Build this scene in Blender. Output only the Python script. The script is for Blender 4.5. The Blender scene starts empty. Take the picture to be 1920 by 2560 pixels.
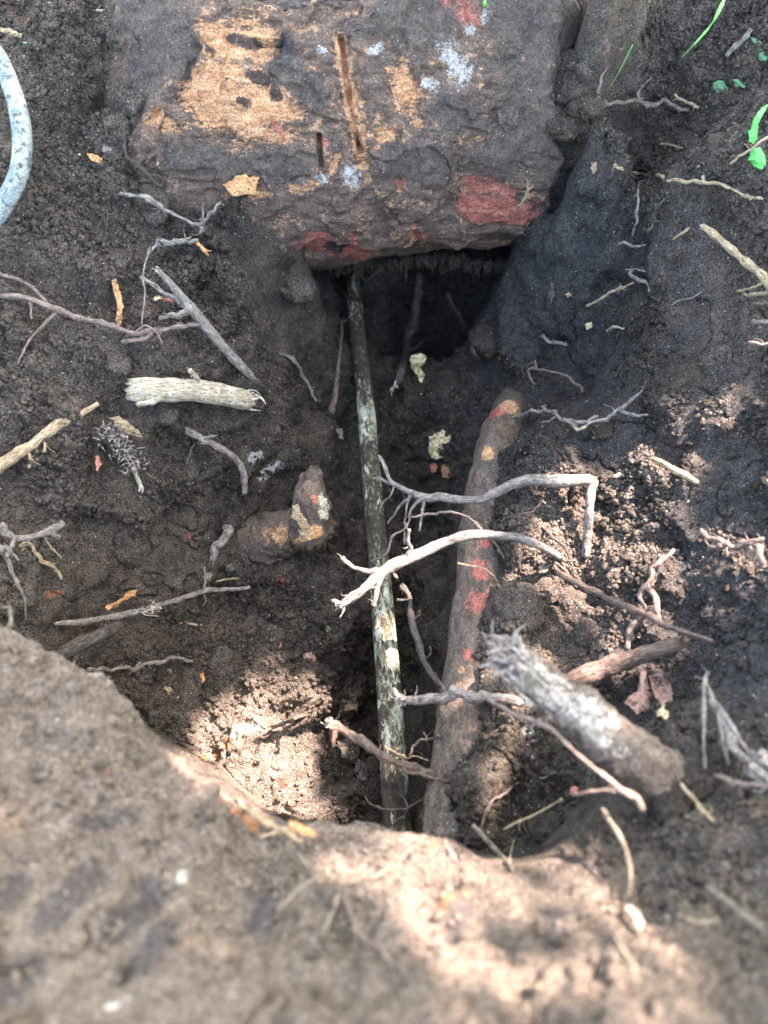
import bpy, math, random
import numpy as np
from mathutils import Vector
random.seed(7); rng = np.random.default_rng(7)
S = bpy.context.scene
COL = S.collection
# ------------------------------------------------------------------ camera, light, exposure
PITCH = math.radians(65)
cam_d = bpy.data.cameras.new('camera'); cam = bpy.data.objects.new('camera', cam_d); COL.objects.link(cam)
cam.location = (0, 0, 0); cam.rotation_euler = (math.radians(90) - PITCH, 0, 0)
cam_d.sensor_fit = 'HORIZONTAL'; cam_d.sensor_width = 26; cam_d.lens = 26
cam_d.clip_start = 0.01; cam_d.clip_end = 200
cam_d.dof.use_dof = True; cam_d.dof.focus_distance = 0.93; cam_d.dof.aperture_fstop = 3.1
S.camera = cam
SUN_V = np.array([.441, .434, .785]); SUN_V /= np.linalg.norm(SUN_V)       # towards the sun
w = bpy.data.worlds.new('World'); S.world = w; w.use_nodes = True
nt = w.node_tree; bg = nt.nodes['Background']
sky = nt.nodes.new('ShaderNodeTexSky'); sky.sky_type = 'NISHITA'; sky.sun_disc = False
sky.sun_elevation = math.asin(SUN_V[2]); sky.sun_rotation = math.atan2(SUN_V[0], SUN_V[1])
sky.air_density = 1.0; sky.dust_density = 3.0; sky.ozone_density = 1.0
nt.links.new(sky.outputs[0], bg.inputs[0]); bg.inputs[1].default_value = 0.15
sd = bpy.data.lights.new('sun', 'SUN'); sd.energy = 3.3; sd.angle = math.radians(0.53); sd.color = (1, .84, .88)
sun = bpy.data.objects.new('sun', sd); COL.objects.link(sun)
sun.rotation_euler = Vector(SUN_V).to_track_quat('Z', 'Y').to_euler()
S.view_settings.view_transform = 'Standard'; S.view_settings.look = 'None'
S.view_settings.exposure = 4.05; S.view_settings.gamma = 1
S.view_settings.use_white_balance = True; S.view_settings.white_balance_temperature = 7700; S.view_settings.white_balance_tint = 9
S.render.engine = 'CYCLES'; S.cycles.use_denoising = True; S.cycles.max_bounces = 6; S.cycles.diffuse_bounces = 4

# ------------------------------------------------------------------ numeric helpers
def h3(ix, iy, iz, seed):
    h = (ix.astype(np.uint32)*np.uint32(374761393) + iy.astype(np.uint32)*np.uint32(668265263)
         + iz.astype(np.uint32)*np.uint32(2147483647 ^ 0x5bd1e995) + np.uint32((seed*1013904223+12345) & 0xffffffff))
    h = (h ^ (h >> np.uint32(13)))*np.uint32(1274126177)
    h = (h ^ (h >> np.uint32(15)))*np.uint32(2246822519)
    return (h ^ (h >> np.uint32(16))).astype(np.float32)/np.float32(4294967295.)
def vnoise(P, seed=0):
    F = np.floor(P); I = F.astype(np.int64); f = (P-F).astype(np.float32); u = f*f*(3-2*f)
    r = 0
    for dx in (0, 1):
        for dy in (0, 1):
            for dz in (0, 1):
                wt = (u[:, 0] if dx else 1-u[:, 0])*(u[:, 1] if dy else 1-u[:, 1])*(u[:, 2] if dz else 1-u[:, 2])
                r = r + wt*h3(I[:, 0]+dx, I[:, 1]+dy, I[:, 2]+dz, seed)
    return r*2-1
def fbm(P, o=4, seed=0, g=.5):
    r = 0; a = 1; t = 0
    for i in range(o):
        r = r + a*vnoise(P*2.03**i, seed+i*17); t += a; a *= g
    return r/t
def worley(P, seed=0):
    F = np.floor(P); I = F.astype(np.int64); f = (P-F).astype(np.float32)
    d1 = np.full(len(P), 9, np.float32)
    for dx in (-1, 0, 1):
        for dy in (-1, 0, 1):
            for dz in (-1, 0, 1):
                a, b, c = I[:, 0]+dx, I[:, 1]+dy, I[:, 2]+dz
                d = (dx+h3(a, b, c, seed)-f[:, 0])**2+(dy+h3(a, b, c, seed+1)-f[:, 1])**2+(dz+h3(a, b, c, seed+2)-f[:, 2])**2
                d1 = np.minimum(d1, d)
    return np.sqrt(d1)
def cobble(P, seed=0): return np.sqrt(np.clip(1-(worley(P, seed)/.85)**2, 0, 1))
def sstep(a, b, x): t = np.clip((x-a)/(b-a), 0, 1); return t*t*(3-2*t)
def ray(Dx, Dy):                                  # direction through a point of the photograph (1659 units wide), unit depth
    u = (np.asarray(Dx, float)-829.5)/1659; v = (1106-np.asarray(Dy, float))/1659
    c, s = math.cos(PITCH), math.sin(PITCH)
    return np.stack([u, c+s*v, -s+c*v], -1)
def W(Dx, Dy, s): return ray(Dx, Dy)*s
# ------------------------------------------------------------------ terrain height
HOLE = [(-100,0,.9),(0,0,.9),(200,0,.87),(300,0,.84),(300,90,.842),(272,180,.862),(255,260,.885),(1280,0,.86),(1400,0,.90),(1659,0,.90),(200,150,.89),(0,200,.87),(200,300,.89),(0,400,.85),(0,300,.86),
 (0,500,.84),(200,500,.88),(320,330,.98),(400,360,.97),(500,360,.98),(560,370,1.0),(350,500,.915),(350,415,.915),(450,430,.905),(560,428,.905),(615,440,.925),(560,500,.925),(625,510,.96),(450,600,.93),(600,590,.99),(655,610,1.10),(700,640,1.2),(760,620,1.34),(900,620,1.38),(1000,620,1.34),(1100,600,1.22),(1180,600,1.12),
 (1250,480,1.05),(1350,600,.98),(1450,500,.90),(1550,300,.86),(1659,500,.83),(1250,50,.848),(1262,150,.858),(1250,240,.883),(1330,300,.895),(1212,325,.925),(1192,400,.965),(1190,450,1.0),(1290,200,.87),(1268,290,.898),(1245,350,.93),(1300,400,.955),(1270,440,.99),(1185,520,1.05),(1659,200,.87),(1330,130,.875),
 (0,800,.82),(200,800,.86),(400,800,.90),(550,800,.98),(650,800,1.10),(750,800,1.2),(900,800,1.21),(1050,800,1.17),(1200,800,1.08),(1350,800,.97),(1450,800,.88),(1659,800,.80),
 (300,650,.89),(0,1000,.82),(200,1000,.87),(0,1100,.82),(200,1100,.88),(350,1100,.94),(500,1100,1.0),(650,1100,1.08),(800,1100,1.13),(950,1100,1.2),(1020,1100,1.04),(1130,880,1.05),(1115,960,.985),(1100,1030,.935),(1100,1100,.905),(1200,1100,.90),(1350,1100,.88),(1500,1100,.80),(1659,1100,.73),
 (0,1300,.80),(150,1300,.88),(300,1300,.96),(450,1300,1.03),(700,1250,1.05),(800,1300,1.06),(900,1300,1.14),(1000,1300,.96),(1080,1300,.83),(1085,1200,.86),(1160,1300,.845),(1350,1300,.82),(1500,1300,.75),(1659,1300,.69),
 (0,1370,.82),(200,1440,.93),(300,1500,.965),(600,1500,.98),(890,1500,1.1),(965,1500,.93),(1055,1500,.785),(1130,1500,.785),(1300,1500,.77),(1450,1500,.71),(1659,1500,.62),
 (450,1700,.92),(700,1700,.93),(880,1700,1.02),(930,1700,.86),(1015,1700,.73),(1100,1700,.73),(1250,1700,.70),(1400,1700,.61),(1659,1700,.545),
 (930,1800,.80),(1010,1850,.70),(1120,1850,.68),(1225,1790,.67),(1180,1650,.735),(1150,1760,.70),(1250,1850,.615),(1400,1850,.55),(1659,1850,.50)]
HP = np.array([W(*p) for p in HOLE])
HP = np.vstack([HP, [(-.4, .1, -.92), (-.2, 0, -.95), (0, -.02, -.95), (-.1, -.2, -.9), (.12, -.2, -.85), (-.15, 1.1, -.95), (.05, 1.15, -.95),
                     (-.3, 1.25, -.6), (.3, 1.25, -.6), (-.75, .6, -.58), (.75, .6, -.58), (-.75, 1.2, -.55), (.75, 1.2, -.55), (0, 1.5, -.55), (.6, -.1, -.52), (-.75, .1, -.6)]])
FORE = [(0,1400,.55),(130,1455,.56),(250,1530,.56),(330,1612,.56),(450,1700,.56),(600,1755,.56),(690,1770,.56),(920,1785,.56),(1060,1850,.57),(1200,1838,.575),(1300,1790,.59),(1450,1750,.57),(1659,1700,.54),
 (0,1800,.45),(400,2000,.445),(800,1950,.49),(1000,2000,.46),(1150,1960,.475),(1300,2000,.45),(1500,2000,.46),(1659,1900,.48),(0,2212,.36),(400,2212,.37),(800,2212,.375),(1200,2212,.38),(1659,2212,.38)]
FP = np.array([W(*p) for p in FORE]); FP = np.vstack([FP, [(-.6, -.3, -.45), (.6, -.3, -.45), (0, -.4, -.42), (.7, .3, -.55), (-.7, .3, -.58)]])
def tps_fit(P, lam):
    X = P[:, :2]; n = len(X); r2 = ((X[:, None]-X[None])**2).sum(-1)
    K = .5*r2*np.log(r2+1e-12)+lam*np.eye(n); A = np.zeros((n+3, n+3)); A[:n, :n] = K
    A[:n, n] = 1; A[:n, n+1:] = X; A[n, :n] = 1; A[n+1:, :n] = X.T
    b = np.zeros(n+3); b[:n] = P[:, 2]; return X, np.linalg.solve(A, b)
def tps(m, x, y):
    X, c = m; n = len(X); r = c[n]+c[n+1]*x+c[n+2]*y
    for i in range(n):
        r2 = (x-X[i, 0])**2+(y-X[i, 1])**2; r = r+c[i]*.5*r2*np.log(r2+1e-12)
    return r
MH = tps_fit(HP, 4e-5); MF = tps_fit(FP, 2e-4)
LIP = [(-3,.5),(-.8,.34),(-.45,.22)]+[tuple(W(a,b,c)[:2]) for a,b,c in [(0,1410,.56),(130,1460,.56),(250,1532,.56),(330,1612,.56),(450,1702,.56),(600,1754,.56),(690,1768,.56),(800,1779,.56),(920,1783,.56),(1000,1800,.56),(1060,1848,.565),(1140,1850,.57),(1200,1835,.575),(1260,1795,.585)]]+[(.22,.06),(.4,.1),(3,.3)]
LX, LY = np.array(LIP).T
def H(x, y):
    zh = np.clip(tps(MH, x, y), -1.22, -.48); zf = np.clip(tps(MF, x, y), -.66, -.38)
    sdv = y-np.interp(x, LX, LY)
    wid = .012+.10*sstep(.12, .30, x)
    t = sstep(0, 1, (sdv+.004)/wid)
    zf = zf-.012*np.exp(-np.abs(np.minimum(sdv, 0))/.012)*(1-sstep(.12, .2, x))
    z = zf*(1-t)+zh*t
    far = sstep(.55, 1.1, np.abs(x))+sstep(1.15, 1.7, y)+sstep(.15, .6, -y); far = np.clip(far, 0, 1)
    return z*(1-far)+(-.56)*far
# big log: axis along x, a circle in y-z
LOGC = (.95, -.72, .203)
def logc(x):                                      # centre y, z and radius of the log at x
    e = sstep(-.05, -.32, x); c = np.clip(1-(np.clip(x-.16, 0, 1)/.085)**2, .0004, 1)*np.clip(1-(np.clip(-.26-x, 0, 1)/.08)**2, .0004, 1)
    return LOGC[0]+.02*np.sin(x*9)-.01*e, LOGC[1]+.01*np.sin(x*7+1)+.01*e, LOGC[2]*(1-.05*e)*np.sqrt(c)
HX = np.arange(-.85, .8501, .0025); HY = np.arange(-.3, 1.7, .0025); HG = None
def Hf(x, y):
    global HG
    if HG is None: a, b = np.meshgrid(HX, HY, indexing='ij'); HG = H(a.ravel(), b.ravel()).reshape(a.shape)
    i = np.clip((x-HX[0])/.0025, 0, len(HX)-1.001); j = np.clip((y-HY[0])/.0025, 0, len(HY)-1.001); a = i.astype(int); b = j.astype(int); u = i-a; v = j-b
    return HG[a, b]*(1-u)*(1-v)+HG[a+1, b]*u*(1-v)+HG[a, b+1]*(1-u)*v+HG[a+1, b+1]*u*v
SX = np.arange(-220, 1900, 6.); SY = np.arange(-160, 2320, 6.); SM = {}
def hit(Dx, Dy, log=True):
    if log not in SM: a, b = np.meshgrid(SX, SY, indexing='ij'); SM[log] = hit0(a.ravel(), b.ravel(), log).reshape(a.shape)
    D = SM[log]; i = np.clip((np.asarray(Dx, float)-SX[0])/6, 0, len(SX)-1.001); j = np.clip((np.asarray(Dy, float)-SY[0])/6, 0, len(SY)-1.001); a = i.astype(int); b = j.astype(int); u = i-a; v = j-b
    q = np.stack([D[a, b], D[a+1, b], D[a, b+1], D[a+1, b+1]]); w4 = np.stack([(1-u)*(1-v), u*(1-v), (1-u)*v, u*v])
    jump = q.max(0)-q.min(0) > .04
    return np.where(jump, q[w4.argmax(0), np.arange(q.shape[1])] if q.ndim > 1 else q[w4.argmax(0)], (q*w4).sum(0))
def hit0(Dx, Dy, log=True):
    D = ray(Dx, Dy).reshape(-1, 3); n = len(D); out = np.full(n, np.nan)
    ss = np.arange(.33, 1.6, .004)
    todo = np.ones(n, bool)
    for s in ss:
        P = D[todo]*s; z = Hf(P[:, 0], P[:, 1]); g = P[:, 2] < z
        if log:
            cy, cz, r = logc(P[:, 0]); g |= ((P[:, 1]-cy)**2+(P[:, 2]-cz)**2 < r*r) & (P[:, 0] > -.34) & (P[:, 0] < .245)
        idx = np.where(todo)[0][g]; out[idx] = s; todo[idx] = False
        if not todo.any(): break
    out[np.isnan(out)] = 1.2
    return out
# ------------------------------------------------------------------ mesh helpers
def mesh(name, V, F, mat=None, parent=None, smooth=True, attrs=None, props=None, fib=None):
    me = bpy.data.meshes.new(name)
    V = np.asarray(V, np.float32)
    if isinstance(F, np.ndarray):
        k = F.shape[1]; me.vertices.add(len(V)); me.vertices.foreach_set('co', V.ravel())
        me.loops.add(F.size); me.loops.foreach_set('vertex_index', F.ravel().astype(np.int32))
        me.polygons.add(len(F)); me.polygons.foreach_set('loop_start', np.arange(0, F.size, k, dtype=np.int32))
        me.update(calc_edges=True)
    else:
        me.from_pydata(V.tolist(), [], F); me.update()
    if smooth: me.polygons.foreach_set('use_smooth', np.ones(len(me.polygons), bool))
    for k, v in (attrs or {}).items():
        a = me.attributes.new(k, 'FLOAT', 'POINT'); a.data.foreach_set('value', np.asarray(v, np.float32))
    if fib is not None:
        a = me.attributes.new('fib', 'FLOAT_VECTOR', 'POINT'); a.data.foreach_set('vector', np.asarray(fib, np.float32).ravel())
    if mat: me.materials.append(mat)
    o = bpy.data.objects.new(name, me); COL.objects.link(o)
    if parent: o.parent = parent
    for k, v in (props or {}).items(): o[k] = v
    return o
def tag(o, label, cat, group=None, kind=None):
    o['label'] = label; o['category'] = cat
    if group: o['group'] = group
    if kind: o['kind'] = kind
    return o
class MB:
    def __init__(s): s.V = []; s.F = []; s.B = []; s.n = 0
    def add(s, V, F, B=None): s.B.append(np.asarray(V if B is None else B, float)); s.V.append(np.asarray(V, float)); s.F += [tuple(i+s.n for i in f) for f in F]; s.n += len(V)
    def build(s, name, mat, parent=None, smooth=True): return mesh(name, np.vstack(s.V), s.F, mat, parent, smooth, fib=np.vstack(s.B))
def catmull(P, n):
    P = np.asarray(P, float); Q = np.vstack([2*P[0]-P[1], P, 2*P[-1]-P[-2]]); out = []
    for i in range(len(P)-1):
        a, b, c, d = Q[i:i+4]
        for t in np.linspace(0, 1, n, endpoint=False):
            out.append(.5*((2*b)+(-a+c)*t+(2*a-5*b+4*c-d)*t*t+(-a+3*b-3*c+d)*t**3))
    out.append(P[-1]); return np.array(out)
def tube(mb, P, R, seg=8, sub=5, noise=.12, wob=.0, seed=0, flat=1., capr=.35):
    """tapered, knobbly tube through world points"""
    C = catmull(np.column_stack([P, R]), sub); R = np.maximum(C[:, 3], .0002); C = C[:, :3].copy()
    if wob: R = R*(1+.32*vnoise(C*170+seed, seed+5))
    if wob: C += wob*np.column_stack([vnoise(C*60+seed*3.7+k*9.1, seed+k)+.55*vnoise(C*190+seed*1.7+k*5.1, seed+k+4) for k in range(3)])*R[:, None]*1.6
    T = np.gradient(C, axis=0); T /= np.linalg.norm(T, axis=1)[:, None]+1e-9
    up = np.array([0, 0, 1.]) if abs(T[0][2]) < .9 else np.array([1., 0, 0])
    A = np.cross(T, up); A /= np.linalg.norm(A, axis=1)[:, None]+1e-9; B = np.cross(T, A)
    n = len(C); th = np.linspace(0, 2*math.pi, seg, endpoint=False)
    ring = (A[:, None]*np.cos(th)[None, :, None]+B[:, None]*np.sin(th)[None, :, None]*flat)
    V = C[:, None]+ring*R[:, None, None]
    Pn = V.reshape(-1, 3)
    rr = np.repeat(R, seg)[:, None]
    q = Pn/np.maximum(R.mean(), .0008)
    nz = fbm(q*.55+seed*5.3, 3, seed)[:, None]
    V = Pn+ring.reshape(-1, 3)*rr*nz*noise*2
    gj = np.random.default_rng(seed+9)
    for k_, sg_ in ((0, -1), (n-1, 1)): V[k_*seg:(k_+1)*seg] += T[k_]*R[k_]*sg_*gj.uniform(-.15, .75 if R[k_] > .004 else .2, (seg, 1))
    F = []
    for i in range(n-1):
        for j in range(seg):
            k = (j+1) % seg; F.append((i*seg+j, i*seg+k, (i+1)*seg+k, (i+1)*seg+j))
    c0 = len(V); V = np.vstack([V, C[0]-T[0]*R[0]*capr, C[-1]+T[-1]*R[-1]*capr])
    for j in range(seg):
        k = (j+1) % seg; F.append((c0, k, j)); F.append((c0+1, (n-1)*seg+j, (n-1)*seg+k))
    Ls = np.concatenate([[0], np.cumsum(np.linalg.norm(np.diff(C, axis=0), axis=1))])+seed*.37
    B = np.stack([np.cos(th)[None]*R[:, None], np.sin(th)[None]*R[:, None], np.repeat(Ls[:, None], seg, 1)], -1).reshape(-1, 3)
    B = np.vstack([B, [0, 0, Ls[0]-R[0]], [0, 0, Ls[-1]+R[-1]]]); mb.add(V, F, B); return C, T, R
def path3(pts):
    """(Dx, Dy, r_px[, lift or absolute depth]) -> world points and radii"""
    a = [(p[0], p[1]) for p in pts]; hs = hit([p[0] for p in a], [p[1] for p in a]); P = []; R = []
    for p, h in zip(pts, hs):
        if len(p) > 3 and p[3] is not None: s = p[3] if p[3] >= .3 else h-p[3]
        else: s = h-.3*p[2]*h/1659-.002
        P.append(W(p[0], p[1], s)); R.append(p[2]*s/1659)
    return np.array(P), np.array(R)
def fibres(mb, c, d, n, ln, r, spread=.6, seed=0):
    g = np.random.default_rng(seed); d = np.asarray(d)/np.linalg.norm(d)
    for i in range(n):
        a = g.normal(0, 1, 3); a -= d*a.dot(d)
        a /= np.linalg.norm(a); st = np.asarray(c)+a*r*g.random()**.5*.9
        L = ln*(.4+.8*g.random()); b = d+a*spread*g.random()+g.normal(0, .25, 3)*spread
        P = [st-d*L*.3, st+d*L*.3, st+b*L*.7+g.normal(0, .12, 3)*L, st+b*L+g.normal(0, .25, 3)*L]
        q = r*.16*(.5+g.random())
        tube(mb, P, [q, q, q*.7, q*.25], 5, 3, .1, seed=i)

def roughen(o, fn):
    me = o.data; n = len(me.vertices); co = np.empty(n*3, np.float32); no = np.empty(n*3, np.float32); me.vertices.foreach_get('co', co); me.vertices.foreach_get('normal', no)
    co = co.reshape(-1, 3); no = no.reshape(-1, 3); me.vertices.foreach_set('co', (co+no*np.asarray(fn(co))[:, None]).astype(np.float32).ravel()); me.update(); return o
def soilrough(q): return .010*fbm(q*18, 3, 61)+.006*fbm(q*60, 4, 62)+sstep(-.3, .3, fbm(q*16, 2, 63))*(.005*cobble(q/.013, 64)+.0028*cobble(q/.006, 65))-.006*sstep(.06, 0, np.abs(fbm(q*24, 3, 66)))
def barkrough(q): return .006*fbm(q*30, 4, 67)+.003*fbm(q*110, 3, 68)+.0035*sstep(0, .15, fbm(q*45, 4, 69))+sstep(.0, .4, fbm(q*22, 2, 70))*.0035*cobble(q/.006, 71)
# ------------------------------------------------------------------ materials
def NT(name, rough=.9, spec=.2):
    m = bpy.data.materials.new(name); m.use_nodes = True; n = m.node_tree
    b = n.nodes['Principled BSDF']; b.inputs['Roughness'].default_value = rough; b.inputs['Specular IOR Level'].default_value = spec
    return m, n, b
class G:
    def __init__(s, n): s.n = n; s.tc = n.nodes.new('ShaderNodeTexCoord').outputs['Object']
    def L(s, a, b): s.n.links.new(a, b)
    def set(s, sock, v):
        if hasattr(v, 'is_linked') or hasattr(v, 'links'): s.L(v, sock)
        elif isinstance(v, tuple) and len(v) == 3 and sock.type == 'RGBA': sock.default_value = (*v, 1)
        else: sock.default_value = v
    def map(s, sc, src=None):
        x = s.n.nodes.new('ShaderNodeMapping'); s.L(src or s.tc, x.inputs[0]); x.inputs['Scale'].default_value = sc; return x.outputs[0]
    def noise(s, sc, det=4, rough=.6, vec=None, dist=0, col=False):
        x = s.n.nodes.new('ShaderNodeTexNoise'); x.inputs['Scale'].default_value = sc; x.inputs['Detail'].default_value = det
        x.inputs['Roughness'].default_value = rough; x.inputs['Distortion'].default_value = dist; s.L(vec or s.tc, x.inputs['Vector'])
        return x.outputs['Color' if col else 'Fac']
    def vor(s, sc, vec=None, feat='F1', out='Distance'):
        x = s.n.nodes.new('ShaderNodeTexVoronoi'); x.feature = feat; x.inputs['Scale'].default_value = sc; s.L(vec or s.tc, x.inputs['Vector']); return x.outputs[out]
    def m(s, op, a, b=0, c=0):
        x = s.n.nodes.new('ShaderNodeMath'); x.operation = op
        for i, v in enumerate((a, b, c)): s.set(x.inputs[i], v)
        return x.outputs[0]
    def ss(s, a, b, v):
        x = s.n.nodes.new('ShaderNodeMapRange'); x.interpolation_type = 'SMOOTHSTEP'; s.set(x.inputs['Value'], v)
        x.inputs['From Min'].default_value = a; x.inputs['From Max'].default_value = b; return x.outputs[0]
    def mix(s, f, a, b):
        x = s.n.nodes.new('ShaderNodeMix'); x.data_type = 'RGBA'; s.set(x.inputs[0], f); s.set(x.inputs[6], a); s.set(x.inputs[7], b); return x.outputs[2]
    def mul(s, a, b):
        x = s.n.nodes.new('ShaderNodeMix'); x.data_type = 'RGBA'; x.blend_type = 'MULTIPLY'; x.inputs[0].default_value = 1; s.set(x.inputs[6], a); s.set(x.inputs[7], b); return x.outputs[2]
    def sep(s, v, k):
        x = s.n.nodes.new('ShaderNodeSeparateXYZ'); s.L(v, x.inputs[0]); return x.outputs[k]
    def attr(s, nm):
        x = s.n.nodes.new('ShaderNodeAttribute'); x.attribute_name = nm; return x.outputs['Fac']
    def bump(s, h, dist, st=1., prev=None):
        x = s.n.nodes.new('ShaderNodeBump'); x.inputs['Distance'].default_value = dist; x.inputs['Strength'].default_value = st; s.L(h, x.inputs['Height'])
        if prev: s.L(prev, x.inputs['Normal'])
        return x.outputs[0]
def soil(name='soil', attrs=True, dry=.3, wet=0.):
    m, n, b = NT(name, .97, .06); g = G(n)
    d = g.attr('dry') if attrs else dry
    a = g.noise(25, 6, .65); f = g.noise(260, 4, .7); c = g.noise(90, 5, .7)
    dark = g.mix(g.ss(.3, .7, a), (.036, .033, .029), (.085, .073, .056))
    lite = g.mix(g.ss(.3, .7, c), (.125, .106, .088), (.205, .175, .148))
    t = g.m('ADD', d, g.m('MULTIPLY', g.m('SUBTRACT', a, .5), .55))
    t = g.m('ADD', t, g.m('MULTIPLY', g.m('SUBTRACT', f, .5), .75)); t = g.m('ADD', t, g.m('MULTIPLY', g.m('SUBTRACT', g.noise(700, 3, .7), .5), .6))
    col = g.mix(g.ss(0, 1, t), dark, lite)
    if attrs:
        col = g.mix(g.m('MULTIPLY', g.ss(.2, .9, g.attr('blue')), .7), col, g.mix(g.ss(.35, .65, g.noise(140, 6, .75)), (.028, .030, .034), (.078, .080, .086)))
        for nm, cc, k in (('orange', (.30, .17, .095), 1.3), ('red', (.30, .09, .07), 1.2), ('pale', (.45, .42, .30), 1.2), ('white', (.44, .45, .42), 1.6), ('darkp', (.105, .096, .092), 1.6)):
            ms = g.ss(.0, .2, g.m('ADD', g.attr(nm), g.m('MULTIPLY', g.m('SUBTRACT', g.noise(170, 7, .78), .56), k*1.7)))
            col = g.mix(ms, col, g.mul(cc, g.mix(g.noise(300, 3), (.4, .4, .4), (1.3, 1.3, 1.3))))
    col = g.mul(col, g.mix(g.ss(.34, .66, g.noise(520, 3, .75)), (.42, .42, .43), (1.62, 1.58, 1.52)))
    v = g.vor(420, out='Color'); sp = n.nodes.new('ShaderNodeSeparateColor'); g.L(v, sp.inputs[0])
    dd = g.vor(420)
    grit = g.m('MULTIPLY', g.ss(.955, .965, sp.outputs[0]), g.ss(.30, .22, dd))
    col = g.mix(grit, col, g.mix(sp.outputs[1], (.30, .24, .16), (.46, .44, .40)))
    v2 = g.vor(190, out='Color'); s2 = n.nodes.new('ShaderNodeSeparateColor'); g.L(v2, s2.inputs[0])
    g2 = g.m('MULTIPLY', g.ss(.965, .97, s2.outputs[0]), g.ss(.26, .18, g.vor(190)))
    col = g.mix(g2, col, g.mix(s2.outputs[1], (.20, .10, .05), (.50, .46, .38)))
    g.L(col, b.inputs['Base Color'])
    h = g.m('ADD', g.m('MULTIPLY', g.noise(330, 6, .75), .7), g.m('MULTIPLY', g.vor(650), -.35))
    nb = g.bump(h, .008, 1.); g.L(nb, b.inputs['Normal'])
    return m
def wood(name, bark=(.085, .07, .058), bark2=(.16, .14, .12), pale=(.42, .36, .24), pt=.62, red=(.30, .10, .06), rt=.72, sc=1., rough=.8, dirt=.45):
    m, n, b = NT(name, rough, .2); g = G(n)
    fa = n.nodes.new('ShaderNodeAttribute'); fa.attribute_name = 'fib'; fv = fa.outputs['Vector']
    v = g.map((sc, sc, sc)); vf = g.map((1, 1, .10), fv); vm = g.map((1, 1, .35), fv)
    st = g.noise(900, 5, .7, vf); cr = g.noise(330, 6, .75, vm)
    col = g.mix(g.ss(.32, .66, g.noise(160, 6, .7, v)), bark, bark2)
    col = g.mul(col, g.mix(g.ss(.32, .66, st), (.42, .40, .38), (1.45, 1.45, 1.45)))
    col = g.mix(g.ss(rt, rt+.04, g.noise(70, 5, .6, g.map((sc, sc*1.3, sc)))), col, red)
    col = g.mix(g.ss(pt, pt+.03, g.noise(85, 6, .68, v, .5)), col, g.mul(pale, g.mix(g.noise(400, 3, .6), (.6, .6, .6), (1.25, 1.25, 1.25))))
    dm = g.ss(1-dirt-.08, 1-dirt+.14, g.noise(130, 6, .75, g.map((sc, sc, sc*.8))))
    col = g.mix(dm, col, (.045, .038, .032))
    col = g.mul(col, g.mix(g.ss(.36, .46, cr), (.35, .33, .3), (1., 1., 1.)))
    g.L(col, b.inputs['Base Color'])
    h = g.m('ADD', g.m('ADD', g.noise(500, 5, .7), g.m('MULTIPLY', st, 1.3)), g.m('MULTIPLY', cr, 2.)); g.L(g.bump(h, .0022, 1.), b.inputs['Normal'])
    return m
def simple(name, c1, c2, sc=120, rough=.7, bump=.0016, dirt=.45, wave=None):
    m, n, b = NT(name, rough, .3); g = G(n)
    col = g.mix(g.ss(.3, .7, g.noise(sc, 6, .7, g.map(wave) if wave else None)), c1, c2)
    if dirt: col = g.mix(g.m('MULTIPLY', g.ss(.62-dirt*.25, .70-dirt*.25, g.noise(150, 7, .78)), .9), col, (.05, .042, .034)); col = g.mul(col, g.mix(g.ss(.35, .65, g.noise(420, 4, .7)), (.55, .5, .47), (1.15, 1.15, 1.15)))
    g.L(col, b.inputs['Base Color'])
    g.L(g.bump(g.noise(sc*3, 5, .7), bump, .8), b.inputs['Normal'])
    return m
M = {}
M['soil'] = soil(); M['crumb_brown'] = soil('soil_crumb_brown', False, .38); M['crumb_dark'] = soil('soil_crumb_dark', False, .05); M['crumb_dry_and_lit'] = soil('soil_crumb_dry_and_lit', False, .8)
M['grey_root'] = wood('grey_root', (.16, .14, .12), (.32, .29, .25), (.48, .44, .36), .66, (.28, .13, .08), .74, dirt=.36)
M['pink_root'] = wood('pinkish_root', (.19, .14, .115), (.29, .225, .185), (.50, .43, .35), .68, (.30, .14, .10), .68, dirt=.34)
M['straw'] = wood('weathered_straw', (.17, .145, .105), (.27, .235, .175), (.34, .30, .23), .66, (.2, .13, .08), .76, dirt=.40)
M['white_wood'] = wood('white_peeled_wood', (.44, .42, .36), (.66, .66, .60), (.62, .70, .70), .54, (.35, .25, .14), .68, dirt=.36)
M['tan_root'] = wood('tan_root', (.34, .25, .15), (.48, .38, .24), (.60, .50, .34), .60, (.30, .14, .07), .70, dirt=.36)
M['pale_root'] = wood('pale_root', (.36, .31, .21), (.50, .45, .33), (.60, .57, .46), .55, (.32, .2, .1), .8, dirt=.33)
M['dark_root'] = wood('dark_dirty_root', (.07, .058, .05), (.12, .105, .09), (.40, .38, .28), .67, (.16, .08, .05), .7, dirt=.42)
M['brown_root'] = wood('brown_root', (.12, .085, .065), (.19, .145, .115), (.36, .30, .2), .74, (.22, .11, .07), .66, dirt=.36)
M['red_bark'] = simple('red_bark', (.36, .11, .08), (.50, .22, .16), 150, .6)
M['orange_wood'] = simple('orange_wood', (.40, .19, .075), (.62, .38, .18), 150, .75)
M['cream_wood'] = simple('cream_wood', (.50, .40, .19), (.72, .64, .40), 110, .75)
M['pale_fibre'] = simple('pale_fibre', (.40, .35, .29), (.60, .55, .48), 200, .8)
M['grey_fibre'] = simple('grey_fibre', (.20, .175, .15), (.36, .33, .29), 200, .85)
M['dead_leaf'] = simple('dead_leaf', (.22, .13, .10), (.36, .24, .19), 90, .65)
M['green_leaf'] = simple('green_leaf', (.04, .26, .05), (.08, .42, .10), 60, .45, dirt=0)
M['grass'] = simple('grass_blade_green', (.12, .42, .08), (.25, .55, .16), 90, .5, dirt=0)
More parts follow.
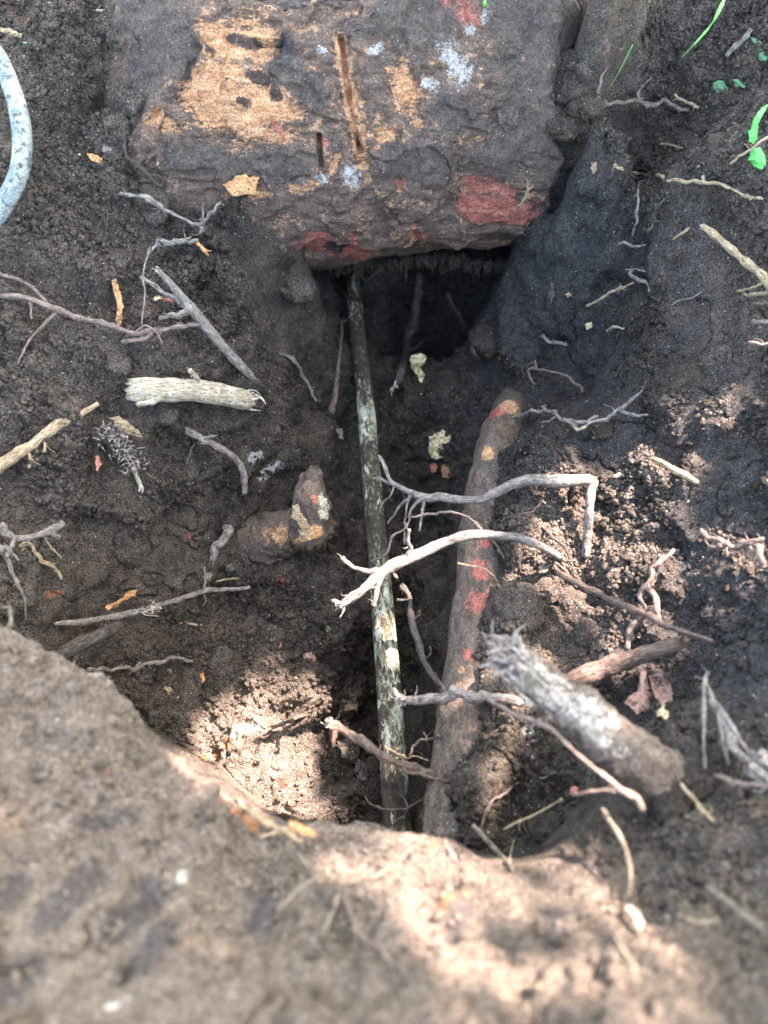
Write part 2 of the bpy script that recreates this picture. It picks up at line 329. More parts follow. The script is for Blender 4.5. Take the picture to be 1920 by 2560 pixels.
M['dull_green'] = simple('dull_green', (.05, .14, .06), (.10, .24, .12), 90, .6, dirt=0)
M['hose'] = simple('blue_grey_hose', (.10, .16, .18), (.30, .34, .31), 45, .6)
M['stone'] = simple('grey_stone', (.10, .095, .08), (.20, .185, .155), 110, .8)
M['pebble'] = simple('pale_pebble', (.3, .27, .21), (.50, .46, .37), 110, .5)
M['sun_screen'] = simple('sun_screen_leaves', (.035, .075, .02), (.06, .11, .03), 20, .6, dirt=0)
def pipe_mat():
    m, n, b = NT('peeling_pale_coating', .7, .25); g = G(n)
    fa = n.nodes.new('ShaderNodeAttribute'); fa.attribute_name = 'fib'; fv = fa.outputs['Vector']; v = g.map((1, 1, .42), fv)
    col = g.mix(g.ss(.35, .65, g.noise(70, 6, .7)), (.020, .018, .013), (.060, .050, .034))
    big = g.m('MULTIPLY', g.m('SUBTRACT', g.noise(11, 2, .5), .5), .45)
    k = g.m('ADD', g.noise(120, 8, .8, v, .3), big)
    col = g.mix(g.ss(.53, .56, g.m('ADD', g.noise(260, 7, .75, v), big)), col, (.17, .16, .09))
    col = g.mix(g.ss(.545, .57, k), col, g.mix(g.ss(.35, .65, g.noise(60, 3)), (.26, .32, .24), (.50, .49, .37)))
    col = g.mix(g.ss(.56, .62, g.noise(40, 7, .78)), col, (.04, .034, .028))
    g.L(col, b.inputs['Base Color']); g.L(g.bump(g.m('ADD', g.noise(300, 5, .7), g.m('MULTIPLY', k, 1.6)), .0025, 1.), b.inputs['Normal'])
    return m
M['pipe'] = pipe_mat()
def patchy(name, base1, base2, layers, stretch=(1, 1, 1), bump=.003, rough=.75):
    """bark with patches: each layer is (attribute, colour a, colour b, noise gain, noise scale, stretch)"""
    m, n, b = NT(name, rough, .25); g = G(n)
    v = g.map(stretch)
    col = g.mix(g.ss(.35, .65, g.noise(70, 7, .72, v)), base1, base2)
    col = g.mix(g.m('MULTIPLY', g.ss(.45, .7, g.noise(22, 6, .7)), .6), col, (.105, .088, .08))
    col = g.mix(g.ss(.62, .66, g.noise(150, 5, .7)), col, (.13, .105, .085))
    if name == 'log_bark': col = g.mix(g.m('MULTIPLY', g.ss(.56, .62, g.noise(48, 9, .8)), g.m('MULTIPLY', g.ss(-.75, -.6, g.sep(g.tc, 2)), .8)), col, (.46, .26, .14))
    for at, ca, cb, k, sc, st in layers:
        vv = g.map(st)
        fl = g.m('ADD', g.attr(at), g.m('MULTIPLY', g.m('SUBTRACT', g.noise(sc, 8, .78, vv), .52), k*2.1))
        fl = g.m('ADD', fl, g.m('MULTIPLY', g.m('SUBTRACT', g.noise(sc*6, 5, .7, vv), .55), k*1.1))
        ms = g.m('MULTIPLY', g.ss(-.02, .22, fl), .93)
        cc = g.mix(g.ss(.3, .7, g.noise(sc*1.7, 6, .7, vv)), ca, cb)
        ms = g.m('MULTIPLY', ms, g.m('SUBTRACT', 1, g.m('MULTIPLY', g.ss(.54, .62, g.noise(130, 8, .8)), .72)))
        col = g.mix(ms, col, cc)
    col = g.mul(col, g.mix(g.ss(.34, .66, g.noise(430, 4, .75)), (.5, .5, .5), (1.5, 1.47, 1.42)))
    v3 = g.vor(380, out='Color'); sp = n.nodes.new('ShaderNodeSeparateColor'); g.L(v3, sp.inputs[0])
    grit = g.m('MULTIPLY', g.ss(.95, .96, sp.outputs[0]), g.ss(.30, .22, g.vor(380)))
    col = g.mix(grit, col, g.mix(sp.outputs[1], (.25, .2, .14), (.42, .4, .36)))
    g.L(col, b.inputs['Base Color'])
    h = g.m('ADD', g.noise(120, 7, .75, v), g.m('MULTIPLY', g.noise(420, 4, .7), .5)); g.L(g.bump(h, bump, 1.), b.inputs['Normal'])
    return m
LAY = [('orange', (.33, .155, .075), (.62, .35, .19), 2.0, 40, (.45, 1.5, 1.5)), ('red', (.22, .055, .042), (.42, .16, .12), 1.2, 60, (.7, 1, 1)),
       ('white', (.26, .26, .25), (.50, .50, .47), 2.1, 150, (1, 1, 1)), ('darkp', (.018, .017, .019), (.035, .03, .03), 1.0, 70, (1, 1, 1)), ('mud', (.05, .043, .038), (.10, .085, .072), 1.1, 60, (1, 1, 1))]
M['bark'] = patchy('log_bark', (.055, .038, .030), (.165, .115, .085), LAY, (.5, 1.6, 1.6), .005)
M['root_bark'] = patchy('scraped_root_bark', (.062, .048, .035), (.15, .115, .085), [('orange', (.34, .17, .08), (.60, .38, .2), 1.0, 130, (1, 1, 1)), ('red', (.30, .065, .05), (.46, .17, .13), 1.5, 90, (1.3, .6, 1)), ('white', (.36, .32, .22), (.60, .55, .40), 1.2, 110, (1, 1, 1)), LAY[4]], (1.6, .5, 1.), .003)
M['snag'] = patchy('snag_wood', (.085, .065, .05), (.20, .16, .125), [('white', (.22, .20, .17), (.50, .48, .42), 2.0, 60, (1, 1, 1)), ('mud', (.05, .043, .038), (.10, .085, .072), 1.1, 60, (1, 1, 1)), ('blue', (.34, .40, .40), (.50, .55, .54), 1.6, 80, (1, 1, 1))], (1, 1, 1), .005)
def capsules(P, spec):
    """spec: list of (x1,y1,x2,y2,r) in photograph units -> patch field evaluated at world points P"""
    out = np.full(len(P), -1., np.float32)
    if not spec: return out
    a = np.array(spec, float); ha = hit(a[:, 0], a[:, 1]); hb = hit(a[:, 2], a[:, 3])
    A = ray(a[:, 0], a[:, 1])*ha[:, None]; B = ray(a[:, 2], a[:, 3])*hb[:, None]; R = a[:, 4]*ha/1659*1.1
    for p, q, r in zip(A, B, R):
        near = np.where((np.abs(P-(p+q)/2) < np.abs(p-q)/2+r*2.2).all(1))[0]
        if not len(near): continue
        X = P[near]; d = q-p; t = np.clip(((X-p)@d)/(d@d+1e-9), 0, 1)
        dist = np.linalg.norm(X-p-t[:, None]*d, axis=1)
        out[near] = np.maximum(out[near], np.clip(1-dist/r, -1, 1))
    return out
# ------------------------------------------------------------------ ground
def axis(lo, hi, st, out, gr):
    a = list(np.arange(lo, hi+st/2, st)); s = st; x = a[-1]; R = []
    while x < out: s *= gr; x += s; R.append(x)
    s = st; x = a[0]; Lx = []
    while x > -out: s *= gr; x -= s; Lx.append(x)
    return np.array(Lx[::-1]+a+R)
xs = axis(-.50, .50, .0013, 25, 1.13); ys = axis(-.07, .95, .0013, 25, 1.13)
X, Y = np.meshgrid(xs, ys); ny, nx = X.shape
Z = H(X.ravel(), Y.ravel()).reshape(X.shape)
gy, gx = np.gradient(Z, ys, xs)
N = np.stack([-gx, -gy, np.ones_like(Z)], -1).reshape(-1, 3); N /= np.linalg.norm(N, axis=1)[:, None]
P = np.stack([X, Y, Z], -1).reshape(-1, 3)
def gfield(P, spec):                              # gaussian-weighted zone values
    a = np.array(spec, float); h = hit(a[:, 0], a[:, 1], False); Q = ray(a[:, 0], a[:, 1])*h[:, None]
    num = 0; den = 1e-6
    for q, v, r in zip(Q, a[:, 2], a[:, 3]):
        w_ = np.exp(-((P-q)**2).sum(1)/(2*r*r))+1e-5/(.05+((P-q)**2).sum(1)); num = num+w_*v; den = den+w_
    return num/den
DRY_AND_SUN = [(60,80,.5,.1),(200,300,.46,.1),(100,500,.48,.08),(60,700,.44,.1),(250,800,.36,.08),(60,1000,.42,.08),(300,1100,.34,.08),(60,1250,.42,.06),(250,1240,.40,.06),(420,1000,.18,.08),(450,600,.18,.08),(560,450,.14,.05),
 (600,800,.15,.08),(500,1400,.30,.08),(540,1640,1.,.045),(690,1640,.3,.03),(800,800,.08,.1),(950,700,.06,.1),(800,1300,.22,.06),(880,1600,.10,.06),(1200,700,.05,.1),(1250,450,.02,.07),(1200,1000,.10,.08),(1400,800,.10,.07),(1350,100,.42,.08),(1550,150,.5,.1),  # pit floor entry paints the sun patch brighter in the soil colour
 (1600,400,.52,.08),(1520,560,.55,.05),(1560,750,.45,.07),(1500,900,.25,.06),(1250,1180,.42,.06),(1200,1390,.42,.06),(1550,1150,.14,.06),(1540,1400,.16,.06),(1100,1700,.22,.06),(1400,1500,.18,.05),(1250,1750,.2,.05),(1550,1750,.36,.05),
 (200,1700,.95,.06),(100,1900,.9,.07),(400,1900,1.,.07),(700,1830,.9,.05),(900,1850,.6,.05),(200,2150,.8,.07),(800,2100,.75,.08),(1200,2100,.5,.07),(1550,2100,.75,.07),(1250,1920,.5,.05),(1500,1900,.6,.04)]  # sunlit stretch of near bank darkened in colour to mute the sun
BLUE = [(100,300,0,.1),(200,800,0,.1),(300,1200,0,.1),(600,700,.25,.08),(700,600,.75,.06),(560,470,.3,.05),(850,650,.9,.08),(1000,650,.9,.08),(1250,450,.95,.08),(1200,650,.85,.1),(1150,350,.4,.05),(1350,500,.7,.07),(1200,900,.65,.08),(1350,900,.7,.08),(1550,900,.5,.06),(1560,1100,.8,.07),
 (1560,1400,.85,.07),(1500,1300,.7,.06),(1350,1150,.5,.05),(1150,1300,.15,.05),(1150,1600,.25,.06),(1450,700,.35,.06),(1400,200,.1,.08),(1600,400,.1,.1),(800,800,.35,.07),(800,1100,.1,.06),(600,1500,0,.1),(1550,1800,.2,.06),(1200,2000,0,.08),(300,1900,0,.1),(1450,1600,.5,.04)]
SMOOTH = [(560,480,560,480,80),(1250,480,1330,600,50),(850,640,1000,650,90),(1150,250,1150,330,60),(150,1250,350,1200,110),(420,1130,480,1200,50),(1560,950,1560,1150,70),(1560,1420,1600,1600,110),(1200,1380,1300,1400,60),
 (1520,560,1480,750,60),(650,600,600,640,50),(1650,700,1650,700,60),(100,2050,500,2200,160),(1250,750,1330,950,80),(1520,650,1560,1000,70)]
WP = [(540,990,560,980,16),(580,1030,600,1010,16),(1150,1585,1190,1570,24),(1130,1645,1150,1650,12),(395,1885,395,1900,14),(240,2150,280,2135,12),(1610,1570,1615,1575,6),(385,335,395,340,4),(130,545,132,548,4)]
OR = [(200,1660,260,1660,10),(30,30,60,45,14),(0,1380,40,1390,14),(90,1457,140,1462,12),(100,1285,130,1280,9),(470,1730,560,1760,9),(470,1640,455,1635,14),(500,1610,500,1615,12),(960,1950,1000,1930,22),(930,1830,960,1825,14)]
PALE = [(520,1595,560,1575,15),(700,1340,700,1350,8),(430,1240,450,1235,8),(300,1080,310,1085,5)]
DK = [(120,1960,200,1880,44),(250,1995,335,1920,50),(290,2080,370,2010,44),(560,1990,600,1900,34),(40,1890,10,1930,40),(960,2010,1010,1960,26),(1210,1940,1190,2010,26),(20,2110,60,2060,50),(200,1770,280,1760,20)]
RED = [(600,1690,610,1695,10),(660,1420,680,1440,8),(590,1250,610,1262,14),(410,1155,412,1165,4),(350,1930,345,1950,8)]
det = 1-np.clip(sstep(.52, .60, np.abs(P[:, 0]))+sstep(.97, 1.05, P[:, 1])+sstep(.09, .14, -P[:, 1]), 0, 1)
smz = sstep(-.2, .5, capsules(P, SMOOTH)+.35*vnoise(P*25, 5))
idx = np.where(det > 0)[0]; q = P[idx].astype(np.float32)
q = q+.006*np.column_stack([vnoise(q*70, 40+k) for k in range(3)])
mk = sstep(-.35, .35, fbm(q*14, 2, 3))*(1-smz[idx]*.93); near = sstep(.25, .0, q[:, 1])*(q[:, 2] > -.68)
d = .026*fbm(q*11, 3, 1)*(1-.3*near)+.015*fbm(q*42, 4, 2)*(1-.6*smz[idx])
d += mk*(1-.35*near)*(.0115*cobble(q/.026, 11)+.0080*cobble(q/.0125, 12)+.0052*cobble(q/.0068, 13)) + (.25+.75*mk)*.0026*cobble(q/.0038, 14)
crk = np.abs(fbm(q*22, 3, 31)); d -= .007*sstep(.05, .0, crk)*(.4+.6*smz[idx])      # shrinkage cracks
floor_m = sstep(-.90, -.95, q[:, 2])*(q[:, 1] < .6)
d += floor_m*(.012*cobble(q/.036, 21)+.006*cobble(q/.02, 22)-.008)
dn = np.zeros(len(P)); dn[idx] = (d-.012)*det[idx]*(.25+.75*sstep(.12, .5, N[idx, 2])); P2 = P+N*dn[:, None]
att = {'dry': gfield(P, DRY_AND_SUN)*1., 'blue': gfield(P, BLUE), 'orange': capsules(P, OR), 'red': capsules(P, RED), 'pale': capsules(P, PALE), 'white': capsules(P, WP), 'darkp': capsules(P, DK)}  # 'dry' holds soil dryness plus the painted sun tone
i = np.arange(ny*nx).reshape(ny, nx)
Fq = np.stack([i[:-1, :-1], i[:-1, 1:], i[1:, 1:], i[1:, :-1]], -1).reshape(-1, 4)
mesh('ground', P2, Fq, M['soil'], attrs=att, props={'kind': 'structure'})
Pg = P2.reshape(ny, nx, 3)
def gpt(x, y):                                     # displaced surface point near x, y
    ix = np.clip(np.searchsorted(xs, x), 1, nx-2); iy = np.clip(np.searchsorted(ys, y), 1, ny-2); return Pg[iy, ix]
# loose crumbs, grit and clods
def ico(sub):
    t = (1+5**.5)/2; v = [(-1,t,0),(1,t,0),(-1,-t,0),(1,-t,0),(0,-1,t),(0,1,t),(0,-1,-t),(0,1,-t),(t,0,-1),(t,0,1),(-t,0,-1),(-t,0,1)]
    f = [(0,11,5),(0,5,1),(0,1,7),(0,7,10),(0,10,11),(1,5,9),(5,11,4),(11,10,2),(10,7,6),(7,1,8),(3,9,4),(3,4,2),(3,2,6),(3,6,8),(3,8,9),(4,9,5),(2,4,11),(6,2,10),(8,6,7),(9,8,1)]
    v = [np.array(a)/np.linalg.norm(a) for a in v]
    for _ in range(sub):
        c = {}; nf = []
        def mid(a, b):
            k = (min(a, b), max(a, b))
            if k not in c: w_ = v[a]+v[b]; v.append(w_/np.linalg.norm(w_)); c[k] = len(v)-1
            return c[k]
        for a, b, d_ in f:
            x, y, z = mid(a, b), mid(b, d_), mid(d_, a); nf += [(a, x, z), (b, y, x), (d_, z, y), (x, y, z)]
        f = nf
    return np.array(v), np.array(f)
def scatter(name, label, pts, rad, mat, sub=1, seed=0, cat='soil crumbs', amp=.35):
    v, f = ico(sub); n = len(pts); g = np.random.default_rng(seed)
    base = np.repeat(v[None], n, 0).astype(np.float32); sq = g.uniform(.6, 1.2, (n, 1, 3))
    off = np.repeat(g.uniform(0, 99, (n, 3)), len(v), 0)
    nz = fbm((base.reshape(-1, 3)*1.3+off), 3 if sub > 1 else 2, seed).reshape(n, -1, 1)
    V = (base*(1+amp*2*nz)*sq)*np.asarray(rad).reshape(n, 1, 1)
    a = g.uniform(0, 6.28, n); c, s_ = np.cos(a)[:, None], np.sin(a)[:, None]
    V = np.stack([V[..., 0]*c-V[..., 1]*s_, V[..., 0]*s_+V[..., 1]*c, V[..., 2]], -1)+np.asarray(pts)[:, None]
    F = (f[None]+(np.arange(n)*len(v))[:, None, None]).reshape(-1, 3)
    o = mesh(name, V.reshape(-1, 3), F, mat); return tag(o, label, cat, kind='stuff')
vis = np.where((P[:, 0] > -.5) & (P[:, 0] < .5) & (P[:, 1] > -.05) & (P[:, 1] < 1.) & (N[:, 2] > .35))[0]
def pick(n, fn):
    c = rng.choice(vis, n*4); w_ = fn(P[c], att['dry'][c], smz[c]); c = c[rng.random(len(c)) < w_][:n]; return c
wcr = lambda p, dr, sm: (.12+.88*(1-sm))*(.3+.7*sstep(-.2, .3, fbm(p*14, 2, 3)))
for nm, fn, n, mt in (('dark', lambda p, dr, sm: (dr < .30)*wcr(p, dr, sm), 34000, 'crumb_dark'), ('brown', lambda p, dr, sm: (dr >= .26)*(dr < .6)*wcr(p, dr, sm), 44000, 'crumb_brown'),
                      ('dry', lambda p, dr, sm: (dr > .55)*.8, 7000, 'crumb_dry_and_lit')):
    lab = {'dark': 'fine dark damp soil crumbs lying under and right of the big log', 'brown': 'brown soil crumbs covering the left bank and pit floor', 'dry': 'dry beige soil crumbs on the blurred near bank'}[nm]
    c = pick(n, fn); r = .0008+.0034*rng.random(len(c))**3.4; b_ = r > .0017
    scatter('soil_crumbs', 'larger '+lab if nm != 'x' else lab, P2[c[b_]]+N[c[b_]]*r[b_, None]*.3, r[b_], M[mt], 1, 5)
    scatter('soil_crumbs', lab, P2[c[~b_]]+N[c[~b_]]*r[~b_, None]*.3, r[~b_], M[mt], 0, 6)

SUN_TONE = [(1200,1075,1280,1190,60),(1150,1140,1200,1220,40),(1350,1060,1360,1130,34),(1330,1180,1390,1170,40),(1280,1240,1360,1240,38),(1385,985,1400,985,20),(1410,1030,1425,1032,20),(1540,878,1548,872,22),(1572,920,1580,925,14),(1530,1155,1640,1205,26),(1400,1210,1440,1190,14),(1250,1330,1310,1370,26)]
cf = capsules(P, SUN_TONE)+.55*fbm(P*60, 3, 91); ci = np.where(cf > .05)[0]; c = rng.choice(ci, min(len(ci), 9000)); r = .0008+.0022*rng.random(len(c))**2
scatter('sun_tone_crumbs', 'paler crumbs painting sunlit tone onto the soil of the right bank', P2[c]+N[c]*r[:, None]*.4, r, M['crumb_dry_and_lit'], 1, 15)  # pale crumbs put the sun's brightness into the soil colour
# ------------------------------------------------------------------ big log across the top
def build_log():
    nX, nT = 640, 560
    x = np.linspace(-.3399, .2449, nX); th = np.linspace(math.radians(95), math.radians(330), nT)   # from the top over the near side to the underside
    cy, cz, r = logc(x); Xg, T = np.meshgrid(x, th, indexing='ij')
    rr = r[:, None]*np.ones_like(T)
    Yc = np.cos(T); Zc = np.sin(T)
    Pl = np.stack([Xg, cy[:, None]+rr*Yc, cz[:, None]+rr*Zc], -1).reshape(-1, 3); Nl = np.stack([np.zeros_like(Yc), Yc, Zc], -1).reshape(-1, 3)
    deg = np.degrees(T).ravel(); p = Pl.astype(np.float32)
    led = fbm(p*np.array([14, 14, 14]), 4, 51)*26
    lay = sstep(-2, 1.2, (196+10*np.sin(p[:, 0]*13)-deg)+led)                                 # outer bark above, torn off below
    d = .013*lay+.012*fbm(p*8, 3, 52)+.006*fbm(p*40, 4, 53)
    plate = fbm(p*np.array([20, 34, 34]), 4, 55); d += .0045*sstep(.02, .09, plate)*lay
    d += .0022*np.abs(fbm(p*np.array([40, 150, 150]), 3, 54))*(1-.6*lay) + .0016*fbm(p*np.array([130, 40, 40]), 3, 56)*(1-lay)
    crack = capsules(p, [(738,95,752,200,9),(752,200,778,320,10),(905,150,905,270,6),(690,290,695,350,7),(560,100,610,105,12)]); d -= .014*sstep(0, .7, crack+.25*vnoise(p*120, 4))
    rim = capsules(p, [(728,95,742,200,10),(742,200,768,320,10),(765,130,778,210,9)]); d += .007*sstep(0, .6, rim)
    s1 = capsules(p, [(690,525,750,530,45),(1060,430,1100,440,60),(1080,530,1110,540,40)]); d -= .006*sstep(0, .4, s1+.3*vnoise(p*60, 8))
    at = {}
    at['orange'] = capsules(p, [(430,120,560,100,50),(450,180,590,230,70),(480,240,560,285,55),(400,160,420,200,30),(300,260,340,250,16),(735,100,755,220,18),(755,200,780,320,20),(865,170,885,215,28),(880,215,900,260,16),(825,290,850,290,20),
        (510,395,560,400,26),(395,290,400,310,8),(345,300,352,345,6),(372,270,400,285,18),(700,2,712,5,14),(1000,285,1060,295,14),(730,330,715,365,10),(770,350,790,345,10),(640,390,680,380,16),(540,390,560,380,18),(890,480,898,500,10),(865,8,870,10,8),(560,320,575,330,10),(1120,470,1130,490,18),(860,380,862,400,8)])
    mud = capsules(p, [(320,60,350,120,80),(280,160,290,230,40),(620,160,680,200,40),(850,60,950,60,50),(1110,40,1110,320,70),(1190,40,1190,330,80),(860,330,960,350,45),(560,340,640,360,40),(960,240,1030,270,36),(400,320,520,360,36),(1170,430,1180,540,40)])
    mm = sstep(-.1, .35, mud+.5*fbm(p*60, 3, 77)); d += mm*(.002+.003*cobble(p/.012, 79)*sstep(-.1, .3, fbm(p*25, 2, 83))+.010*fbm(p*26, 4, 80))
    om = sstep(-.05, .25, at['orange']+.5*fbm(p*np.array([30, 80, 80]), 4, 84)); d -= om*.0045-om*.003*fbm(p*np.array([40, 200, 200]), 3, 85)
    V = Pl+Nl*d[:, None]; V[:, 0] += (.05*fbm(p*9, 3, 81)+.012*fbm(p*45, 3, 82))*sstep(.10, .2, np.abs(p[:, 0]+.05))
    at['red'] = capsules(p, [(670,520,780,545,40),(690,500,720,515,30),(760,480,766,510,8),(1050,435,1130,450,38),(1070,380,1100,400,22),(1090,360,1100,370,10),(1080,525,1130,545,32),(893,465,902,510,8),(915,480,925,540,9),(600,270,615,300,10),(862,380,866,385,9),(700,300,705,305,8),(960,20,1000,60,30),(1130,440,1160,455,12)])
    at['white'] = capsules(p, [(960,110,985,160,22),(920,180,935,190,12),(1000,70,1010,75,10),(755,360,765,380,16),(690,370,700,375,12),(650,380,660,385,8),(530,145,540,165,5),(690,115,700,120,10),(1040,60,1050,50,8),(800,120,820,110,8),(360,340,362,345,4)])
    at['darkp'] = capsules(p, [(540,165,580,180,14),(440,120,460,130,12),(505,95,560,105,14),(620,110,625,125,22),(520,220,540,225,12),(720,535,740,540,24),(1070,490,1120,500,22),(770,250,775,310,6),(595,155,600,210,14)])
    at['mud'] = mud
    i = np.arange(nX*nT).reshape(nX, nT); F = np.stack([i[:-1, :-1], i[:-1, 1:], i[1:, 1:], i[1:, :-1]], -1).reshape(-1, 4)
    # close the back so that it is a solid trunk
    V = np.vstack([V, np.stack([x, cy, cz+.0*x], -1)]); b = nX*nT+np.arange(nX)
    F2 = np.vstack([np.stack([i[:-1, -1], b[:-1], b[1:], i[1:, -1]][::-1], -1), np.stack([b[:-1], i[:-1, 0], i[1:, 0], b[1:]][::-1], -1)])
    for k in at: at[k] = np.concatenate([at[k], np.full(nX, -1)])
    o = mesh('fallen_log', V, np.vstack([F, F2])[:, ::-1], M['bark'], attrs=at)
    tag(o, 'huge dark log with torn bark and orange and red wood across the top', 'log')
    return o
log = build_log()
def flake(name, pts, th, mat, parent=None, curl=.0, lift=.004, seed=0, res=7, hs=None, tilt=(0, 0)):
    """irregular thick plate whose outline is a polygon in photograph units, laid on what is behind it"""
    g = np.random.default_rng(seed); pts = np.array(pts, float); c = pts.mean(0)
    n = len(pts); out = []
    for i in range(n):
        a, b = pts[i], pts[(i+1) % n]
        for t in np.linspace(0, 1, 4, endpoint=False): out.append(a+(b-a)*t+g.normal(0, 1, 2)*np.linalg.norm(b-a)*.05)
    out = np.array(out); h = hit([c[0]], [c[1]])[0] if hs is None else hs
    rings = [1., .9, .66, .35]; V = []
    for q in rings:
        P_ = c+(out-c)*q
        hh = np.minimum(hit(P_[:, 0], P_[:, 1]), h+.03) if hs is None else np.full(len(P_), h)
        s = .5*hh+.5*h-lift+tilt[0]*(P_[:, 0]-c[0])+tilt[1]*(P_[:, 1]-c[1])
        Wp = ray(P_[:, 0], P_[:, 1])*s[:, None]
        dd = (1-q)*curl+.002*vnoise(Wp*220, seed)+.005*vnoise(Wp*60, seed+1)
        V.append(Wp+np.outer(dd, -ray(*c)))
    m = len(out); Vt = np.vstack(V); dirv = ray(*c)/np.linalg.norm(ray(*c)); Vb = Vt+dirv*th
    cc = Vt[-m:].mean(0); V = np.vstack([Vt, Vb, cc, cc+dirv*th]); F = []
    k = len(rings)*m
    for r_ in range(len(rings)-1):
        for j in range(m):
            j2 = (j+1) % m; F.append((r_*m+j, r_*m+j2, (r_+1)*m+j2, (r_+1)*m+j)); F.append((k+r_*m+j2, k+r_*m+j, k+(r_+1)*m+j, k+(r_+1)*m+j2))
    for j in range(m):
        j2 = (j+1) % m; F.append((j2, j, k+j, k+j2)); F.append(((len(rings)-1)*m+j, (len(rings)-1)*m+j2, 2*k)); F.append((k+(len(rings)-1)*m+j2, k+(len(rings)-1)*m+j, 2*k+1))
    return mesh(name, V, F, mat, parent, smooth=False, fib=V@np.array([[0, 0, 1.], [0, 1, 0], [1, 0, 0]]))
M['bark_plain'] = wood('bark_flake', (.06, .045, .04), (.15, .12, .105), (.40, .30, .2), .74, (.25, .12, .07), .72, dirt=.35)
for k, pts in enumerate([[(560,-6),(640,4),(700,12),(770,10),(800,-8),(700,-20),(600,-18)], [(735,60),(800,5),(860,14),(880,40),(850,70),(790,96),(750,84)], [(560,15),(640,20),(690,12),(670,-5),(600,-6)],
                         [(1080,200),(1100,185),(1122,195),(1118,270),(1090,280),(1075,250)], [(560,370),(600,372),(620,395),(590,420),(560,405)], [(480,400),(520,375),(560,385),(550,418),(505,425)]]):
    flake('bark_flake', pts, .006, M['orange_wood'] if k == 5 else M['bark_plain'], log, curl=.004, lift=.012, seed=k)
# hanging torn bark fringe along the lower edge of the log
mb = MB(); g = np.random.default_rng(3)
for xx in range(650, 1150, 9):
    s0 = 1.13+.01*g.random(); y0 = 562+6*math.sin(xx/40)
    P_ = [W(xx, y0, s0), W(xx+g.normal(0, 5), y0+12*g.random()+6, s0+.01), W(xx+g.normal(0, 14), y0+8+40*g.random()**3, s0+.02)]
    tube(mb, P_, [.010, .007+.004*g.random(), .002], 7, 4, .3, seed=xx, flat=.4)
mb.build('hanging_bark', M['crumb_dark'], log)

# ------------------------------------------------------------------ pipe and the big side roots
def rootmesh(name, pts, mat, seg=40, sub=24, noise=.05, attrs=None, seed=0, parent=None, disp=.0, flat=1., capr=.2):
    P_, R_ = path3(pts); mb = MB(); tube(mb, P_, R_, seg, sub, noise, seed=seed, flat=flat, capr=capr)
    V = np.vstack(mb.V)
    if disp: V = V+disp*np.column_stack([fbm(V*70+k*7, 3, seed+k) for k in range(3)])
    at = {k: capsuleP(V, s) for k, s in (attrs or {}).items()} if attrs is not None else None
    return mesh(name, V, mb.F, mat, parent, attrs=at, fib=np.vstack(mb.B))
def capsuleP(V, spec):                             # patches on a tube: the spec carries its own depth
    out = np.full(len(V), -1., np.float32)
    for x1, y1, x2, y2, r, s in spec:
        p, q = W(x1, y1, s), W(x2, y2, s); R_ = r*s/1659; d = q-p; t = np.clip(((V-p)@d)/(d@d+1e-9), 0, 1)
        dist = np.linalg.norm((V-p-t[:, None]*d)*np.array([1, 1, .6]), axis=1); out = np.maximum(out, np.clip(1-dist/R_, -1, 1))
    return out
pp = rootmesh('buried_pipe', [(758,575,16,1.31),(762,610,17,1.26),(772,720,17,1.20),(786,830,18,1.15),(797,960,20,1.09),(809,1100,21,1.035),(822,1260,24,.985),(836,1430,26,.93),(847,1590,29,.885),(856,1740,31,.85),(862,1850,32,.83)], M['pipe'], 30, 30, .025, seed=2)
tag(pp, 'long thin dark pipe with peeling pale green coating crossing the pit floor', 'pipe')
NOA = {'orange': [], 'red': [], 'white': [], 'darkp': [], 'mud': []}
a = dict(NOA)
a['red'] = [(1025,1262,1032,1290,36,.84),(1034,1195,1040,1235,26,.87),(1045,1130,1050,1170,22,.89),(1008,1375,1010,1410,20,.81),(1065,880,1070,910,26,1.06),(968,1590,972,1600,8,.74),(1050,1180,1055,1190,8,.87)]
a['orange'] = [(1050,1130,1060,1140,12,.89),(1092,880,1095,905,28,1.06),(1050,960,1060,1000,16,.98),(1010,1410,1012,1440,7,.8),(985,1420,998,1450,9,.81)]
a['white'] = [(955,1590,958,1610,10,.74),(1008,1225,1012,1245,12,.86),(990,1420,985,1460,12,.79)]
a['mud'] = [(1075,1200,1060,1600,44,.81),(1095,950,1085,1080,40,.95),(1000,1650,980,1800,40,.73)]
rr = rootmesh('thick_root', [(1135,815,20,1.24),(1108,880,37,1.118),(1082,960,48,1.035),(1066,1060,56,.98),(1052,1170,60,.935),(1044,1300,62,.89),(1028,1420,62,.85),(1012,1550,64,.81),(996,1680,68,.775),(984,1780,70,.75),(965,1900,58,.72),(965,2000,60,.70)], M['root_bark'], 72, 40, .03, a, seed=5, disp=.001)
roughen(rr, lambda q: .5*barkrough(q))
tag(rr, 'thick brown root with red scraped patches along the right edge of the deep pit', 'root')
a = dict(NOA); a['orange'] = [(20,1410,60,1430,14,.5),(210,1660,270,1655,9,.5),(110,1460,180,1480,7,.5)]; a['mud'] = []
near = rootmesh('soil_covered_root', [(-330,1430,150,.60),(-90,1500,150,.60),(40,1572,148,.60),(160,1650,146,.60),(245,1735,146,.60),(370,1815,118,.595),(520,1855,100,.60),(680,1870,88,.60),(820,1880,70,.61)], M['soil'], 90, 60, .02, None, seed=8, disp=.003)
me = near.data; nv = len(me.vertices)
for k, v in (('dry', .95), ('blue', 0), ('pale', -1), ('white', -1), ('red', -1)):
    at_ = me.attributes.new(k, 'FLOAT', 'POINT'); at_.data.foreach_set('value', np.full(nv, v, np.float32))
co = np.empty(nv*3, np.float32); me.vertices.foreach_get('co', co); co = co.reshape(-1, 3)
